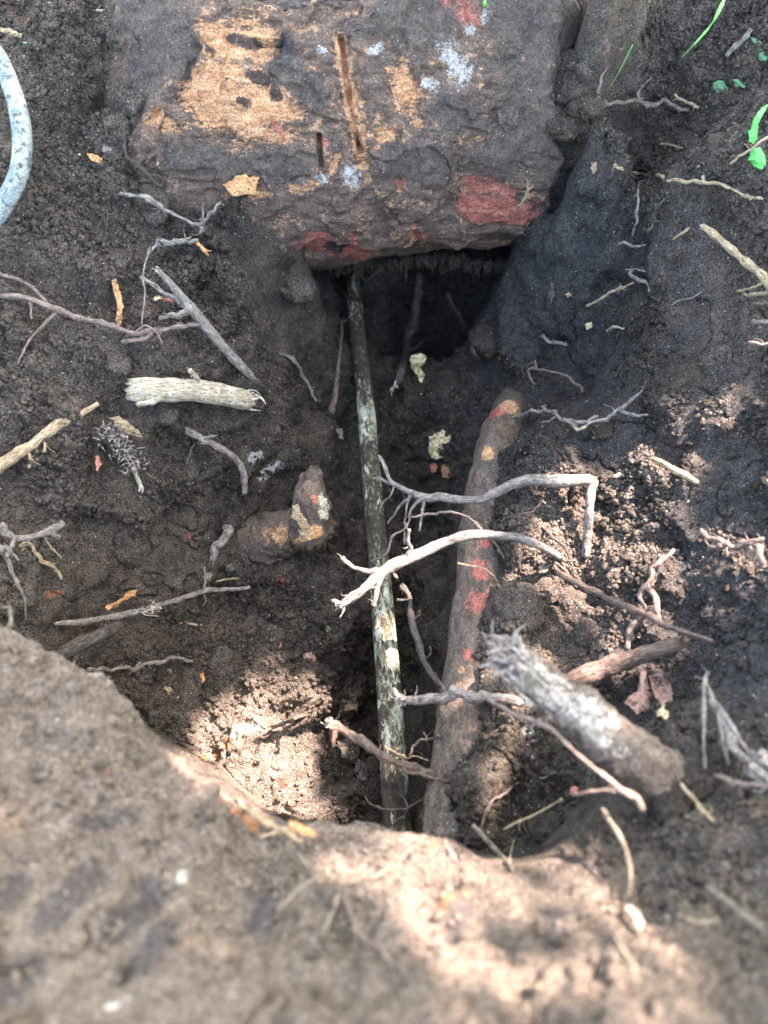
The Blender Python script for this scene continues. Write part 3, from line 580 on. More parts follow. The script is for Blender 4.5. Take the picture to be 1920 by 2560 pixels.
at_ = me.attributes.new('orange', 'FLOAT', 'POINT'); at_.data.foreach_set('value', capsuleP(co, [(5,1385,35,1400,20,.56),(95,1462,140,1470,14,.56),(470,1735,560,1770,14,.56),(620,1785,670,1810,18,.56),(220,1500,235,1510,7,.56)]))
roughen(near, soilrough)
co0 = co; at_ = me.attributes.new('darkp', 'FLOAT', 'POINT'); at_.data.foreach_set('value', np.maximum(capsules(co0, DK), -1).astype(np.float32))
tag(near, 'thick root caked in dry beige soil crossing the lower left near edge', 'root')
# cut stub on the left pit wall
a = dict(NOA)
st = bpy.data.objects.new('cut_root_stub', None); COL.objects.link(st); st.location = W(640, 1120, 1.02)
def own(o, root):                                  # parent keeping the world place
    o.parent = root
    o.location = Vector(o.location)-Vector(root.location); return o
a['orange'] = [(545,1150,600,1150,30,1.0),(620,1165,700,1145,16,.97),(675,1050,690,1075,16,.96)]; a['red'] = [(570,1150,575,1160,9,1.0),(665,1045,680,1070,14,.96),(690,1150,702,1140,8,.96)]; a['mud'] = [(470,1190,560,1180,50,1.),(620,1130,640,1090,20,.97),(660,1020,690,1024,14,.98)]; a['white'] = [(698,1040,702,1110,14,.97),(632,1105,640,1125,16,.96),(628,1150,650,1155,16,.965),(678,1125,680,1128,7,.95)]
o = own(rootmesh('wood', [(440,1205,50,1.07),(520,1172,48,1.066),(590,1157,47,1.05),(650,1143,42,1.03),(690,1132,36,1.005)], M['root_bark'], 48, 26, .12, a, 11, disp=.004), st); roughen(o, barkrough)
o = own(rootmesh('upright_side', [(668,1165,30,1.0),(668,1140,39,.995),(670,1105,40,.99),(672,1065,36,.995),(676,1035,26,1.01),(678,1018,14,1.02)], M['root_bark'], 44, 18, .16, a, 12, disp=.004), st); roughen(o, barkrough)
own(flake('loose_bark', [(632,1092),(645,1088),(650,1105),(662,1125),(672,1150),(655,1148),(640,1125),(630,1118)], .003, M['tan_root'], None, .003, hs=.955, seed=4), st)
own(flake('bark_strip', [(640,1030),(672,1022),(680,1030),(655,1040)], .003, M['orange_wood'], None, .003, seed=14), st)
tag(st, 'cut cream and orange root stub sticking out of the left pit wall', 'root stub')

# ------------------------------------------------------------------ individual roots, twigs and sticks
def hairs(mb, P_, R_, n, sd):
    g = np.random.default_rng(sd+1000); C = catmull(P_, 6)
    for k in range(n):
        i = g.integers(1, len(C)-1); t = C[i]-C[i-1]; t /= np.linalg.norm(t)+1e-9; d = g.normal(0, 1, 3); d[2] *= .4; d -= t*d.dot(t)*.5; d /= np.linalg.norm(d); L = .004+.013*g.random()**1.5; pts = [C[i]]
        for j in range(3): d = d+g.normal(0, .45, 3); d /= np.linalg.norm(d); pts.append(pts[-1]+d*L/3)
        r = min(R_[min(i//6, len(R_)-1)]*.3, .0008); tube(mb, pts, [r, r*.8, r*.6, r*.25], 5, 3, .1, .3, sd+k)
def root(name, label, cat, mat, main, side=(), fray=(), group=None, noise=.14, seg=9, wob=.5, fmat='pale_fibre', pieces=(), flat=1.):
    sd_ = abs(hash((main[0][0], main[0][1], len(main)))) % 97
    P_, R_ = path3(main); mb = MB(); big = max(p[2] for p in main)
    if big > 14: seg = 26
    tube(mb, P_, R_, seg, 7 if big < 14 else 16, noise, wob if big < 12 else 0, sd_, flat)
    if big < 13 and wob > .15: hairs(mb, P_, R_, 3+len(P_)//3, sd_)
    o = mb.build(name, M[mat]); tag(o, label, cat, group)
    for s_ in side:
        P2_, R2_ = path3(s_); j = np.argmin(np.linalg.norm(P_-P2_[0], axis=1)); mb = MB()
        # start each branch on its parent root
        C = catmull(P_, 10); k = np.argmin(np.linalg.norm(C-P2_[0], axis=1)); sh = C[k]-P2_[0]
        wts = np.linspace(1, .35, len(P2_))[:, None]; P2_ = P2_+sh*wts
        tube(mb, P2_, R2_, 7, 6, noise, .6, sd_+3); hairs(mb, P2_, R2_, 2, sd_+8); mb.build('side_root', M[mat], o)
    for (e, ln, n, r) in fray:
        mb = MB(); c, d_ = (P_[0], P_[0]-P_[1]) if e == 0 else (P_[-1], P_[-1]-P_[-2])
        s_ = np.linalg.norm(c); fibres(mb, c, d_, n, ln*s_/1659, r*s_/1659, .7, sd_); mb.build('torn_fibres', M[fmat], o)
    for nm, mt, pts in pieces: flake(nm, pts, .0025, M[mt], o, .003, lift=.012, seed=sd_)
    return o
N_ = None
root('forked_root', 'grey forked root bent at a right angle, reaching over the pit above the sunlit root', 'root', 'grey_root',
     [(1265,1200,9),(1270,1150,10,.86),(1273,1100,10,.85),(1277,1060,11,.85),(1280,1040,12,.85),(1250,1037,13,.85),(1200,1040,14,.85),(1150,1037,13,.86),(1110,1045,12,.87),(1075,1062,10,.875),(1040,1078,9,.88),(1000,1080,9,.89),(950,1074,10,.90),(925,1076,9,.90),(880,1060,6,.91),(845,1040,5,.92),(830,1005,4,.925),(818,983,3,.93)],
     [[(900,1068,6,.905),(860,1055,5,.92),(830,1040,4,.93),(804,1033,3,.94)],[(940,1080,7,.9),(905,1085,4,.90),(888,1110,3,.905),(878,1140,3,.91),(850,1160,3,.92),(832,1200,3,.93),(800,1215,2,.95)],[(915,1080,4,.9),(910,1110,3,.9),(906,1148,3,.9)],
      [(890,1082,4,.91),(865,1100,3,.92),(850,1120,3,.93),(835,1135,2,.94)],[(845,1160,3,.92),(848,1185,2,.92),(860,1210,2,.92)],[(855,1050,3,.92),(842,1075,2,.925),(828,1085,2,.93),(820,1110,2,.935)],[(1010,1082,5,.885),(1050,1085,4,.88),(1062,1090,3,.88)],[(1150,1040,5,.86),(1133,1044,4,.865),(1120,1052,3,.865)]],
     pieces=[('bark_flap','orange_wood',[(1262,1030),(1290,1030),(1286,1048),(1268,1046)])])
root('sunlit_root', 'pale root whose forked tip glows white in the sun over the pipe', 'root', 'grey_root',
     [(1215,1208,7,.01),(1185,1190,8,.03),(1150,1173,9,.045),(1110,1160,9,.045),(1060,1156,10,.835),(1005,1157,11,.83),(960,1172,11,.82),(915,1192,12,.81),(870,1212,13,.80),(840,1226,13,.80),(815,1245,12,.795),(790,1268,10,.79),(765,1290,9,.79),(748,1300,6,.79)],
     [[(830,1235,7,.80),(800,1232,6,.795),(765,1226,5,.79),(738,1212,5,.785)],[(880,1205,5,.80),(888,1185,4,.795),(883,1165,4,.79),(886,1142,4,.785)],[(830,1235,6,.8),(818,1260,6,.795),(812,1290,5,.79),(808,1312,4,.79)],[(790,1262,3,.79),(762,1275,3,.788),(735,1300,2,.786),(728,1310,2,.786)],[(840,1228,3,.8),(850,1240,3,.8),(857,1250,2,.8)]],
     [(1,26,9,10)], pieces=[('bark_flap','red_bark',[(800,1240),(815,1235),(808,1252),(790,1262),(778,1268)])])
at = {'white': [(1115,1440,1200,1505,58,.575),(1200,1500,1290,1575,72,.56)], 'mud': [(1190,1560,1300,1640,26,.57)], 'blue': [(1160,1530,1230,1580,22,.56),(1140,1480,1150,1500,16,.56)]}
bo = rootmesh('broken_root', [(1095,1415,14,.60),(1120,1437,30,.60),(1150,1462,43,.60),(1190,1500,50,.595),(1240,1540,55,.59),(1300,1588,58,.585),(1370,1640,58,.59),(1440,1692,60,.605),(1520,1748,62,.64),(1620,1815,62,.70)], M['snag'], 64, 40, .16, at, 31, disp=.004, capr=.1)
roughen(bo, lambda q: .8*barkrough(q)); tag(bo, 'large splintered root with white peeled wood, nearest one on the right bank', 'broken root')
mb = MB(); P_, R_ = path3([(1095,1415,14,.60),(1120,1437,30,.60)]); fibres(mb, P_[1], P_[0]-P_[1], 60, .024, .013, .28, 3); fibres(mb, W(1120,1440,.585), P_[0]-P_[1], 20, .016, .014, .6, 5); mb.build('torn_fibres', M['grey_fibre'], bo)
mb = MB(); g = np.random.default_rng(9)
for k in range(44):
    t = g.random(); o_ = g.uniform(-48, 48); x = 1105+200*t+o_*.6; y = 1440+150*t-o_*.8; s = .600-.0195*math.sqrt(max(0, 1-(o_/52)**2))-.003; L_ = 14+30*g.random()
    P_ = [W(x+L_*.8, y+L_*.6, s+.004), W(x, y, s), W(x-L_*.8+g.normal(0, 5), y-L_*.6+g.normal(0, 5), s-.004*g.random())]
    tube(mb, P_, [.0007, .0009, .0002], 5, 3, .2, seed=k)
mb.build('splinters', M['pale_fibre'], bo)
mb = MB(); 
for k in range(16):
    a_ = k/16*6.28; x = 1157+13*math.cos(a_); y = 1482+12*math.sin(a_); s = .60-.019
    tube(mb, [W(x, y, s+.01), W(x+3*math.cos(a_), y+3*math.sin(a_), s-.002), W(x+6*math.cos(a_), y+6*math.sin(a_), s+.008)], [.0018, .002, .001], 6, 3, .3, seed=k)
mb.build('knot', M['pale_root'], bo)
root('thick_side_root', 'stout brown root rising to the right behind the splintered root', 'root', 'brown_root', [(1190,1495,14),(1250,1462,20,.035),(1300,1445,21,.035),(1350,1428,19,.035),(1395,1412,18,.035),(1440,1398,17,.03),(1478,1385,13,.015)], [[(1465,1390,8,.03),(1480,1375,6,.035),(1478,1365,4,.035)]])
root('pale_root_stub', 'pale cream broken root stub with frayed right end on the left bank', 'root stub', 'pale_root',
     [(303,846,30,.022),(330,842,27,.03),(370,841,25,.035),(415,842,24,.035),(450,848,25,.035),(490,856,24,.03),(528,862,20,.025)],
     [[(450,838,10,.045),(430,812,7,.05),(412,795,5,.052)],[(372,856,9,.05),(340,866,8,.05),(302,882,5,.045)]], [(1,32,26,22),(0,20,14,22)])
root('branching_stick', 'grey stick with red bark scars and a forked upper end leaning down the left bank', 'stick', 'grey_root',
     [(345,588,6,.05),(370,615,8,.05),(400,650,11,.045),(425,680,12,.04),(450,712,12,.035),(485,752,10,.03),(520,790,10,.025),(545,815,8,.02),(560,832,5,.02)],
     [[(410,662,8,.045),(375,640,6,.045),(340,622,5,.045),(303,598,6,.045)],[(408,668,9,.045),(385,678,8,.04),(362,686,6,.04),(341,690,4,.04)]], [(1,14,8,6),(0,12,6,6)],
     pieces=[('red_bark','red_bark',[(434,682),(450,690),(458,702),(448,712),(436,696)]),('red_bark','red_bark',[(481,740),(492,752),(489,758),(480,750)]),('red_bark','red_bark',[(335,640),(378,646),(380,653),(350,652)]),('peeled_end','cream_wood',[(332,642),(350,640),(352,648),(334,650)])])
root('long_rootlet', 'long pinkish wavy rootlet crossing the left bank to the grey stick', 'rootlet', 'pink_root',
     [(-10,635,6,.01),(50,642,6,.012),(105,665,6,.012),(160,683,6,.014),(200,693,6,.015),(245,703,6,.02),(275,713,6,.022),(310,715,6,.025),(345,713,5,.028),(385,706,5,.03),(432,702,4,.035)],
     [[(105,660,5,.012),(80,630,4,.01),(50,608,4,.01),(0,586,4,.01)],[(118,676,4,.012),(95,700,3,.01),(60,740,3,.008),(35,788,2,.006)],[(325,715,6,.025),(315,728,5,.02),(290,736,5,.018),(262,736,4,.015)],[(60,650,3,.01),(66,670,2,.01),(68,690,2,.01)],[(300,715,3,.02),(320,702,2,.03),(345,725,2,.03),(350,742,2,.03)]], group=None)
def thin(label, pts, mat='grey_root', side=(), grp=None, name='rootlet', cat='rootlet', wob=.9, fray=(), seg=6):
    return root(name, label, cat, mat, pts, side, fray, grp, .14, seg, wob)
thin('thin hanging rootlet dangling in front of the forked end of the grey stick', [(322,535,2,.03),(314,565,2,.05),(308,600,2,.055),(314,640,2,.05),(308,670,2,.05),(305,702,2,.045)])
thin('tan peeling root lying at the left edge below the pale stub', [(-15,1015,15,.01),(30,985,13,.014),(70,960,11,.014),(105,932,11,.013),(130,915,12,.012),(160,902,7,.01),(190,885,6,.01),(212,872,5,.008)], 'tan_root', [[(92,945,4,.02),(100,960,4,.02),(96,975,4,.02)],[(62,975,4,.02),(72,990,4,.02),(66,1012,4,.015)]], name='root', cat='root', fray=[(0,14,6,10)], wob=.2)
thin('dark curved root hanging down the left bank under the pale stub', [(405,930,9,.01),(430,942,9,.02),(460,958,9,.03),(490,975,8,.035),(512,992,7,.035),(525,1020,7,.035),(530,1045,7,.035),(529,1066,6,.035)], 'grey_root', [[(440,950,4,.025),(455,945,3,.03),(468,940,2,.03)],[(445,955,3,.03),(440,962,2,.035),(430,960,2,.03)]], name='root', cat='root', wob=.3)
thin('pale forked root tip at the left edge beside the near bank', [(0,1135,9,.02),(15,1155,9,.02),(40,1162,8,.022),(75,1158,8,.024),(105,1150,8,.026),(125,1140,9,.028),(139,1128,7,.03)], 'grey_root', [[(15,1155,7,.02),(30,1168,6,.022),(27,1186,4,.022)],[(110,1150,7,.027),(125,1155,5,.028),(132,1160,4,.028)]], name='root', cat='root', wob=.3)
thin('curled pale brown root tip just below the forked tip at the left edge', [(45,1186,5,.01),(65,1183,5,.012),(85,1202,5,.014),(95,1214,5,.014),(115,1222,4,.014),(132,1250,3,.012)], 'tan_root')
thin('grey rootlet knot hanging at the left edge above the near bank', [(-10,1180,8,.02),(15,1192,7,.022),(42,1212,3,.022)], 'grey_root', [[(12,1195,6,.02),(20,1225,5,.02),(32,1262,4,.02),(48,1290,3,.02),(56,1338,2,.02)]])
thin('long grey fibrous twig lying across the base of the left pit wall', [(120,1348,5,.02),(170,1342,7,.025),(230,1335,7,.03),(290,1325,8,.035),(330,1312,7,.035),(380,1295,6,.035),(440,1278,6,.03),(500,1273,5,.03),(540,1269,4,.03)], 'grey_root', [[(440,1278,2,.03),(445,1250,2,.025),(441,1225,2,.02)],[(440,1280,2,.03),(444,1300,2,.025),(436,1314,2,.02)]], name='twig', cat='twig', wob=.25)
mbh = MB(); g = np.random.default_rng(31); hp = hit([300, 325], [1325, 1312])
for k in range(26):
    x = 285+52*g.random(); y = 1326-.25*(x-285)-2; s = hp[0]-.04; tube(mbh, [W(x, y, s), W(x+g.normal(0, 7), y+g.normal(0, 7), s-.004), W(x+g.normal(0, 10), y+g.normal(0, 10), s)], [.0009, .0006, .0003], 4, 3, .1, seed=k)
mbh.build('torn_fibres', M['pale_fibre'], [o for o in bpy.data.objects if o.name == 'twig'][0])
root('root_stub', 'short stubby grey green mottled root just above the near left root', 'root stub', 'dark_root', [(95,1430,14,.01),(125,1418,16,.02),(160,1398,17,.03),(200,1380,16,.035),(235,1362,14,.035),(256,1352,11,.035)], [[(205,1385,5,.03),(218,1385,4,.035),(230,1400,2,.03)]], [(1,8,8,8)])
thin('thin grey twig curving over the pit floor above the near left root', [(195,1452,5,.02),(230,1443,4,.025),(265,1440,4,.03),(290,1446,5,.03),(315,1436,4,.03),(350,1428,5,.03),(380,1421,4,.03),(415,1425,3,.03)], 'grey_root', [[(290,1444,2,.03),(298,1432,2,.03),(305,1430,2,.03)]], name='twig', cat='twig')
root('flat_root_tip', 'flattened grey root tip poking over the edge of the near left root', 'root tip', 'grey_root', [(140,1448,6,.6),(175,1460,10,.62),(205,1463,10,.63),(232,1470,7,.64)], [], [(1,10,6,8)])
root('mottled_stub', 'small bumpy pale root stub hanging at the foot of the left wall', 'root stub', 'grey_root', [(492,1145,9,.01),(480,1165,11,.02),(468,1190,10,.025),(458,1212,7,.025)], [], [(1,8,6,6)])
thin('thin pale twig sticking up at the top left', [(208,22,3,.01),(240,23,3,.012),(272,30,4,.012),(300,38,4,.012),(340,48,4,.012),(380,55,4,.01),(410,57,3,.01)], 'pale_root', [[(272,32,4,.012),(278,24,3,.014),(282,20,2,.014)]], name='twig', cat='twig', wob=.25)
thin('dark fork of rootlets beside the left end of the log', [(258,420,4,.012),(300,425,5,.02),(345,448,5,.022),(385,468,4,.025),(428,486,4,.025),(455,468,4,.03),(480,438,3,.035)], 'grey_root', [[(428,486,4,.025),(437,495,4,.025),(432,505,2,.025)],[(430,484,3,.025),(441,470,2,.03),(437,440,2,.03)],[(310,450,4,.02),(340,460,4,.02),(358,474,2,.02)]])
thin('crooked dark rootlet against the left end of the log', [(276,270,3,.012),(272,300,4,.012),(278,340,4,.012),(300,362,4,.018),(335,390,4,.02),(350,400,3,.02)], 'dark_root', [[(290,372,5,.015),(305,352,5,.02),(318,345,4,.02)],[(305,400,4,.02),(330,398,3,.02),(352,400,2,.02)]])
thin('grey broken rootlet lying level under the rootlet fork', [(340,540,5,.01),(344,522,5,.02),(370,526,6,.025),(400,522,6,.03),(430,520,4,.035)], 'grey_root', [[(360,516,5,.02),(390,516,4,.025),(415,510,2,.03)],[(342,525,4,.02),(330,540,3,.02),(320,552,2,.02)]])
thin('bent brown bark sliver at the end of the broken rootlet', [(425,520,4,.03),(438,535,5,.03),(452,548,3,.025)], 'orange_wood', name='bark_sliver', cat='bark sliver')
thin('ragged rootlet hanging from the soil under the log on the left', [(618,420,7,1.0),(630,450,6,.97),(640,475,5,.95),(658,482,4,.94),(672,486,3,.94)], 'dark_root', [[(638,470,4,.96),(642,485,3,.95),(645,503,2,.95)]])
# right bank
thin('looping pinkish rootlet on the upper right slope', [(1312,142,3,.008),(1300,165,3,.01),(1294,190,4,.014),(1297,212,4,.018),(1320,224,4,.02),(1345,225,4,.02),(1375,217,4,.018),(1405,222,5,.014),(1440,220,5,.01),(1490,240,4,.005)], 'pink_root', [[(1380,217,3,.015),(1378,200,3,.012),(1395,178,2,.012),(1408,168,2,.01)],[(1400,222,2,.02),(1403,232,2,.02),(1396,236,2,.02)]])
thin('long fine pale rootlet running to the right edge below the looping one', [(1326,355,3,.01),(1345,365,4,.015),(1365,374,4,.018),(1405,379,4,.02),(1440,385,4,.02),(1480,390,4,.018),(1525,396,4,.015),(1570,405,3,.012),(1600,418,3,.01),(1648,430,3,.01)], 'tan_root', [[(1610,420,3,.01),(1622,428,2,.01),(1618,432,2,.01)]])
thin('bleached grey stick at the upper right corner', [(1570,120,7,.02),(1588,100,6,.022),(1605,85,7,.024),(1622,64,6,.026)], 'grey_root', name='stick', cat='stick', wob=.1)
thin('tan stick entering from the right edge, lit along its top', [(1517,488,8,.05),(1540,506,8,.045),(1570,532,8,.04),(1600,556,9,.04),(1640,590,10,.04),(1690,640,10,.04)], 'tan_root', name='stick', cat='stick', wob=.1, fray=[(0,6,5,5)])
thin('short upright rootlet on the dark soil right of the log', [(1378,408,3,.01),(1379,430,3,.02),(1380,450,3,.022),(1375,475,3,.02),(1366,506,2,.015)], 'grey_root')
thin('dull fuzzy rootlet hanging at the rim right of the dark hollow', [(1447,418,2,.01),(1428,440,3,.02),(1412,455,4,.02),(1406,480,5,.015),(1405,500,4,.012)], 'dark_root')
thin('short level rootlet beside the dark hollow right of the log', [(1337,526,3,.01),(1352,524,3,.016),(1370,529,3,.018),(1392,529,2,.012)], 'grey_root')
thin('straight pale yellow rootlet above the dark slope on the right', [(1267,661,3,.01),(1290,650,3,.02),(1320,632,3,.025),(1345,622,3,.025),(1368,610,2,.02)], 'tan_root', wob=.3)
thin('kinked grey rootlet on the right slope beside the yellow one', [(1352,583,2,.01),(1380,582,2,.016),(1412,588,2,.012)], 'grey_root', [])
thin('wavy grey rootlet ending in a hook on the right slope', [(1365,585,4,.01),(1362,592,4,.014),(1385,606,4,.016),(1400,618,4,.016),(1408,640,4,.014),(1430,652,4,.01),(1420,668,3,.006)], 'grey_root')
thin('dirt coated twig leaning in the shade under the log', [(965,632,4,.10),(975,655,5,.10),(988,675,6,.10),(1000,700,6,.09),(1012,730,5,.08),(1022,755,5,.06),(1034,776,4,.04)], 'dark_root', name='twig', cat='twig', wob=.3)
thin('long branching rootlet spread over the middle of the right slope', [(1087,903,3,.02),(1110,900,3,.028),(1140,892,4,.03),(1165,890,4,.03),(1195,890,4,.03),(1215,905,4,.03),(1232,915,4,.03),(1250,927,4,.03),(1275,915,4,.03),(1300,908,4,.03),(1318,893,4,.03),(1335,886,4,.028),(1355,895,4,.025),(1398,896,3,.015)], 'grey_root', [[(1225,910,4,.03),(1260,912,4,.03),(1290,900,3,.03)],[(1335,886,4,.03),(1360,865,4,.025),(1385,845,3,.02),(1400,820,3,.012),(1415,800,2,.01)],[(1180,890,2,.03),(1172,880,2,.03),(1180,876,2,.03)],[(1195,900,2,.03),(1180,912,2,.025),(1165,914,1.6,.02)]])
thin('thin arched rootlet above the thick root top on the dark slope', [(1155,830,2,.01),(1145,818,3,.015),(1142,800,3,.02),(1160,796,3,.022),(1185,800,3,.024),(1215,808,3,.024),(1240,822,3,.02),(1262,845,2,.01)], 'pink_root', [[(1160,796,2,.02),(1158,785,2,.02),(1156,778,1.5,.02)]])
thin('weathered pale stick resting low on the right slope', [(1412,992,6,.015),(1435,1003,7,.02),(1460,1018,7,.022),(1485,1030,7,.02),(1507,1043,5,.016)], 'tan_root', name='stick', cat='stick', wob=.1)
thin('small curved twig on the dark slope right of the log underside', [(1174,724,4,.01),(1190,737,4,.015),(1222,744,3,.012)], 'grey_root', name='twig', cat='twig')
thin('short pale rootlet high on the dark right slope', [(1310,714,3,.01),(1325,708,3,.015),(1357,711,2,.01)], 'pale_root')
thin('fine rootlet by the left side of the pipe', [(618,765,2,.02),(640,785,3,.03),(655,810,3,.035),(668,830,4,.035),(682,865,3,.03)], 'grey_root', [[(640,782,3,.03),(625,772,3,.02),(605,763,3,.012)]])
thin('long root running down the right bank from the sunlit root', [(1197,1220,5,.03),(1210,1242,7,.035),(1245,1258,8,.04),(1285,1278,8,.045),(1330,1300,8,.045),(1370,1320,8,.045),(1410,1335,8,.045),(1450,1355,7,.04),(1500,1372,5,.03),(1540,1386,5,.02)], 'brown_root', [[(1235,1255,4,.04),(1228,1240,4,.035),(1200,1215,3,.03)]], name='root', cat='root', wob=.25)
thin('dirt crusted rootlet coming down through the sunlit patch at right', [(1455,1185,4,.02),(1430,1212,6,.03),(1410,1232,6,.03),(1400,1262,5,.035),(1388,1290,5,.035),(1395,1315,4,.035)], 'pink_root', [[(1400,1265,7,.035),(1415,1285,7,.035),(1422,1315,7,.035),(1425,1340,5,.035)],[(1390,1315,6,.035),(1370,1340,8,.03),(1358,1375,8,.025),(1352,1405,6,.02)]], name='root', cat='root')
thin('clay crusted rootlet mat glowing in the sun at the right edge', [(1520,1145,4,.02),(1545,1165,7,.03),(1575,1180,8,.03),(1610,1180,8,.03),(1640,1195,8,.03),(1655,1225,7,.02)], 'pink_root', [[(1590,1180,6,.03),(1620,1170,6,.03),(1648,1165,5,.03)],[(1560,1175,5,.03),(1545,1180,4,.03),(1530,1175,3,.025)],[(1615,1182,5,.03),(1635,1205,5,.03),(1640,1220,4,.02)]])
thin('thin dark rootlet arching across the sunlit crumbs', [(1170,1140,3,.01),(1195,1160,4,.03),(1215,1180,4,.035),(1235,1210,3,.03)], 'dark_root')
thin('fine pinkish rootlet looping over the top of the thick root', [(880,1118,2,.86),(905,1112,3,.86),(945,1110,3,.86),(980,1108,3,.86),(1010,1115,3,.86),(1035,1135,3,.86),(1060,1165,2,.85),(1090,1205,3,.85),(1115,1240,2,.86)], 'pink_root')
thin('hair thin rootlet over the red patch of the thick root', [(990,1215,3,.83),(1020,1223,2,.83),(1050,1232,2,.83),(1068,1250,2,.83),(1080,1270,2,.84)], 'tan_root')
thin('curled rootlet below the forked root on the dark slope', [(1080,1140,2,.03),(1090,1122,2,.04),(1120,1112,3,.04),(1150,1105,3,.04),(1165,1090,2,.035),(1172,1065,2,.02)], 'brown_root')
thin('fuzzy root hanging between the pipe and the thick root', [(872,1272,8,.90),(885,1290,7,.89),(886,1320,8,.88),(895,1355,8,.87),(905,1390,8,.86),(915,1425,7,.84),(935,1460,6,.82),(962,1490,5,.79)], 'dark_root', [[(890,1294,4,.89),(872,1295,3,.88),(860,1294,3,.88)],[(915,1425,2,.84),(930,1410,2,.84),(928,1395,2,.84)],[(895,1340,3,.875),(908,1328,2,.87),(905,1318,2,.87)]], name='root', cat='root', wob=.3)
root('cross_root', 'grey root with split frayed tip poking left across the gap toward the pipe', 'root', 'grey_root', [(880,1512,8,.75),(905,1512,10,.75),(940,1508,11,.75),(975,1506,11,.745),(1010,1503,11,.74),(1045,1508,11,.735),(1085,1512,11,.73),(1120,1512,10,.74)],
     [[(895,1512,7,.75),(878,1508,6,.75),(865,1503,5,.75),(850,1490,4,.75)],[(895,1514,6,.75),(880,1518,5,.75),(865,1514,4,.752)]], [(0,28,16,9)], pieces=[('scar','cream_wood',[(988,1498),(1012,1498),(1014,1510),(990,1511)])])
root('flared_root', 'brown root with a flared torn tip crossing in front of the pipe near the bottom', 'root', 'brown_root', [(716,1565,8,.77),(740,1578,10,.77),(765,1592,11,.77),(795,1610,10,.765),(830,1635,9,.76),(855,1652,9,.76),(890,1665,10,.76),(925,1674,9,.755),(945,1680,7,.76)],
     [[(725,1570,8,.77),(712,1562,7,.77),(703,1553,4,.77)],[(740,1582,7,.77),(728,1590,6,.77),(722,1605,5,.77),(718,1616,3,.77)]], [(0,14,12,9)], pieces=[('torn_flap','red_bark',[(710,1575),(722,1578),(726,1600),(718,1612),(710,1596)])])
thin('thin kinked rootlet low between the pipe and thick root', [(830,1612,2,.83),(850,1625,2,.83),(875,1637,3,.82),(895,1635,2,.81),(925,1643,2,.80)], 'tan_root')
thin('rootlet curving down beside the pipe below the split root', [(880,1630,3,.82),(895,1610,3,.82),(915,1598,3,.81),(950,1590,3,.78)], 'pink_root')
thin('tangle of fine rootlets at the very bottom of the pit', [(790,1722,2,.84),(798,1735,2,.84),(815,1745,3,.83),(850,1752,3,.82),(885,1745,3,.81),(905,1730,3,.80),(930,1725,3,.79)], 'brown_root', [[(880,1748,3,.81),(876,1730,2,.82),(862,1715,2,.82)],[(882,1748,2,.81),(875,1760,2,.81),(860,1770,2,.81)],[(925,1728,2,.79),(915,1750,3,.79),(900,1775,2,.79)]])
thin('brown rootlet running from the pipe over the thick root', [(855,1648,4,.75),(880,1670,5,.75),(905,1675,5,.75),(935,1682,3,.745),(975,1690,3,.74),(1010,1710,3,.74),(1035,1712,2,.74)], 'brown_root')
thin('pinkish rootlet climbing the right bank behind the orange stick', [(1038,1790,2,.01),(1055,1750,3,.016),(1070,1725,3,.018),(1090,1712,3,.018),(1115,1695,3,.018),(1150,1688,3,.016),(1175,1680,2,.014),(1200,1668,2,.01)], 'pink_root')
thin('straight brown rootlet on the dark bank at lower right', [(1088,1793,3,.01),(1120,1775,3,.02),(1150,1762,3,.022),(1190,1740,3,.02),(1215,1726,3,.015)], 'tan_root', wob=.3)
thin('blurred grey rootlet arching in front of the splintered root', [(1038,1497,4,.62),(1070,1518,5,.60),(1110,1540,6,.59),(1150,1555,6,.58),(1185,1572,6,.57),(1220,1600,5,.55),(1265,1645,5,.54),(1310,1680,6,.53),(1345,1708,9,.53),(1375,1722,8,.53),(1390,1750,5,.52)], 'pink_root', [[(1345,1708,5,.53),(1310,1705,4,.54),(1270,1712,4,.55),(1240,1718,3,.56)]], wob=.3)
thin('thin upright pale shoot at the lower right edge', [(1522,1660,4,.01),(1520,1600,4,.03),(1522,1545,4,.05),(1520,1490,4,.07),(1524,1462,3,.075)], 'grey_root', name='shoot', cat='shoot', wob=.2)
root('fibrous_root', 'pointed grey fibrous root leaning beside the upright shoot', 'root', 'grey_root', [(1524,1470,2,.06),(1545,1520,8,.045),(1570,1570,11,.03),(1590,1620,9,.02),(1640,1655,5,.0)], [[(1545,1520,5,.045),(1560,1590,5,.03),(1575,1650,3,.01)],[(1545,1520,5,.045),(1590,1590,5,.03),(1625,1640,3,.01)]], [(1,60,34,30),(0,16,10,6)], fmat='grey_fibre')
thin('reddish blurred rootlet at the right edge near the bottom', [(1550,1670,5,.01),(1585,1685,5,.02),(1620,1695,5,.02),(1670,1700,5,.02)], 'pink_root', name='rootlet')
thin('pale fine stem below the splintered root', [(1472,1690,4,.03),(1490,1715,4,.03),(1515,1745,4,.03),(1540,1770,4,.02)], 'tan_root')
thin('orange tan stick standing at the pit lip', [(1022,1783,5.2,.035),(1045,1808,6.0,.03),(1075,1840,6.0,.02),(1108,1880,6.0,.0)], 'straw', name='stick', cat='stick', wob=.05)
thin('short pale spike beside the orange tan stick', [(1110,1815,2.2,.02),(1103,1845,3.0,.01),(1098,1865,3.0,.0)], 'straw', name='spike', cat='spike', wob=.1)
thin('small crooked rootlet on the pit lip left of the orange stick', [(962,1815,3.0,.012),(965,1830,3.0,.01),(978,1845,3.0,.008),(984,1860,2.2,.0)], 'grey_root')
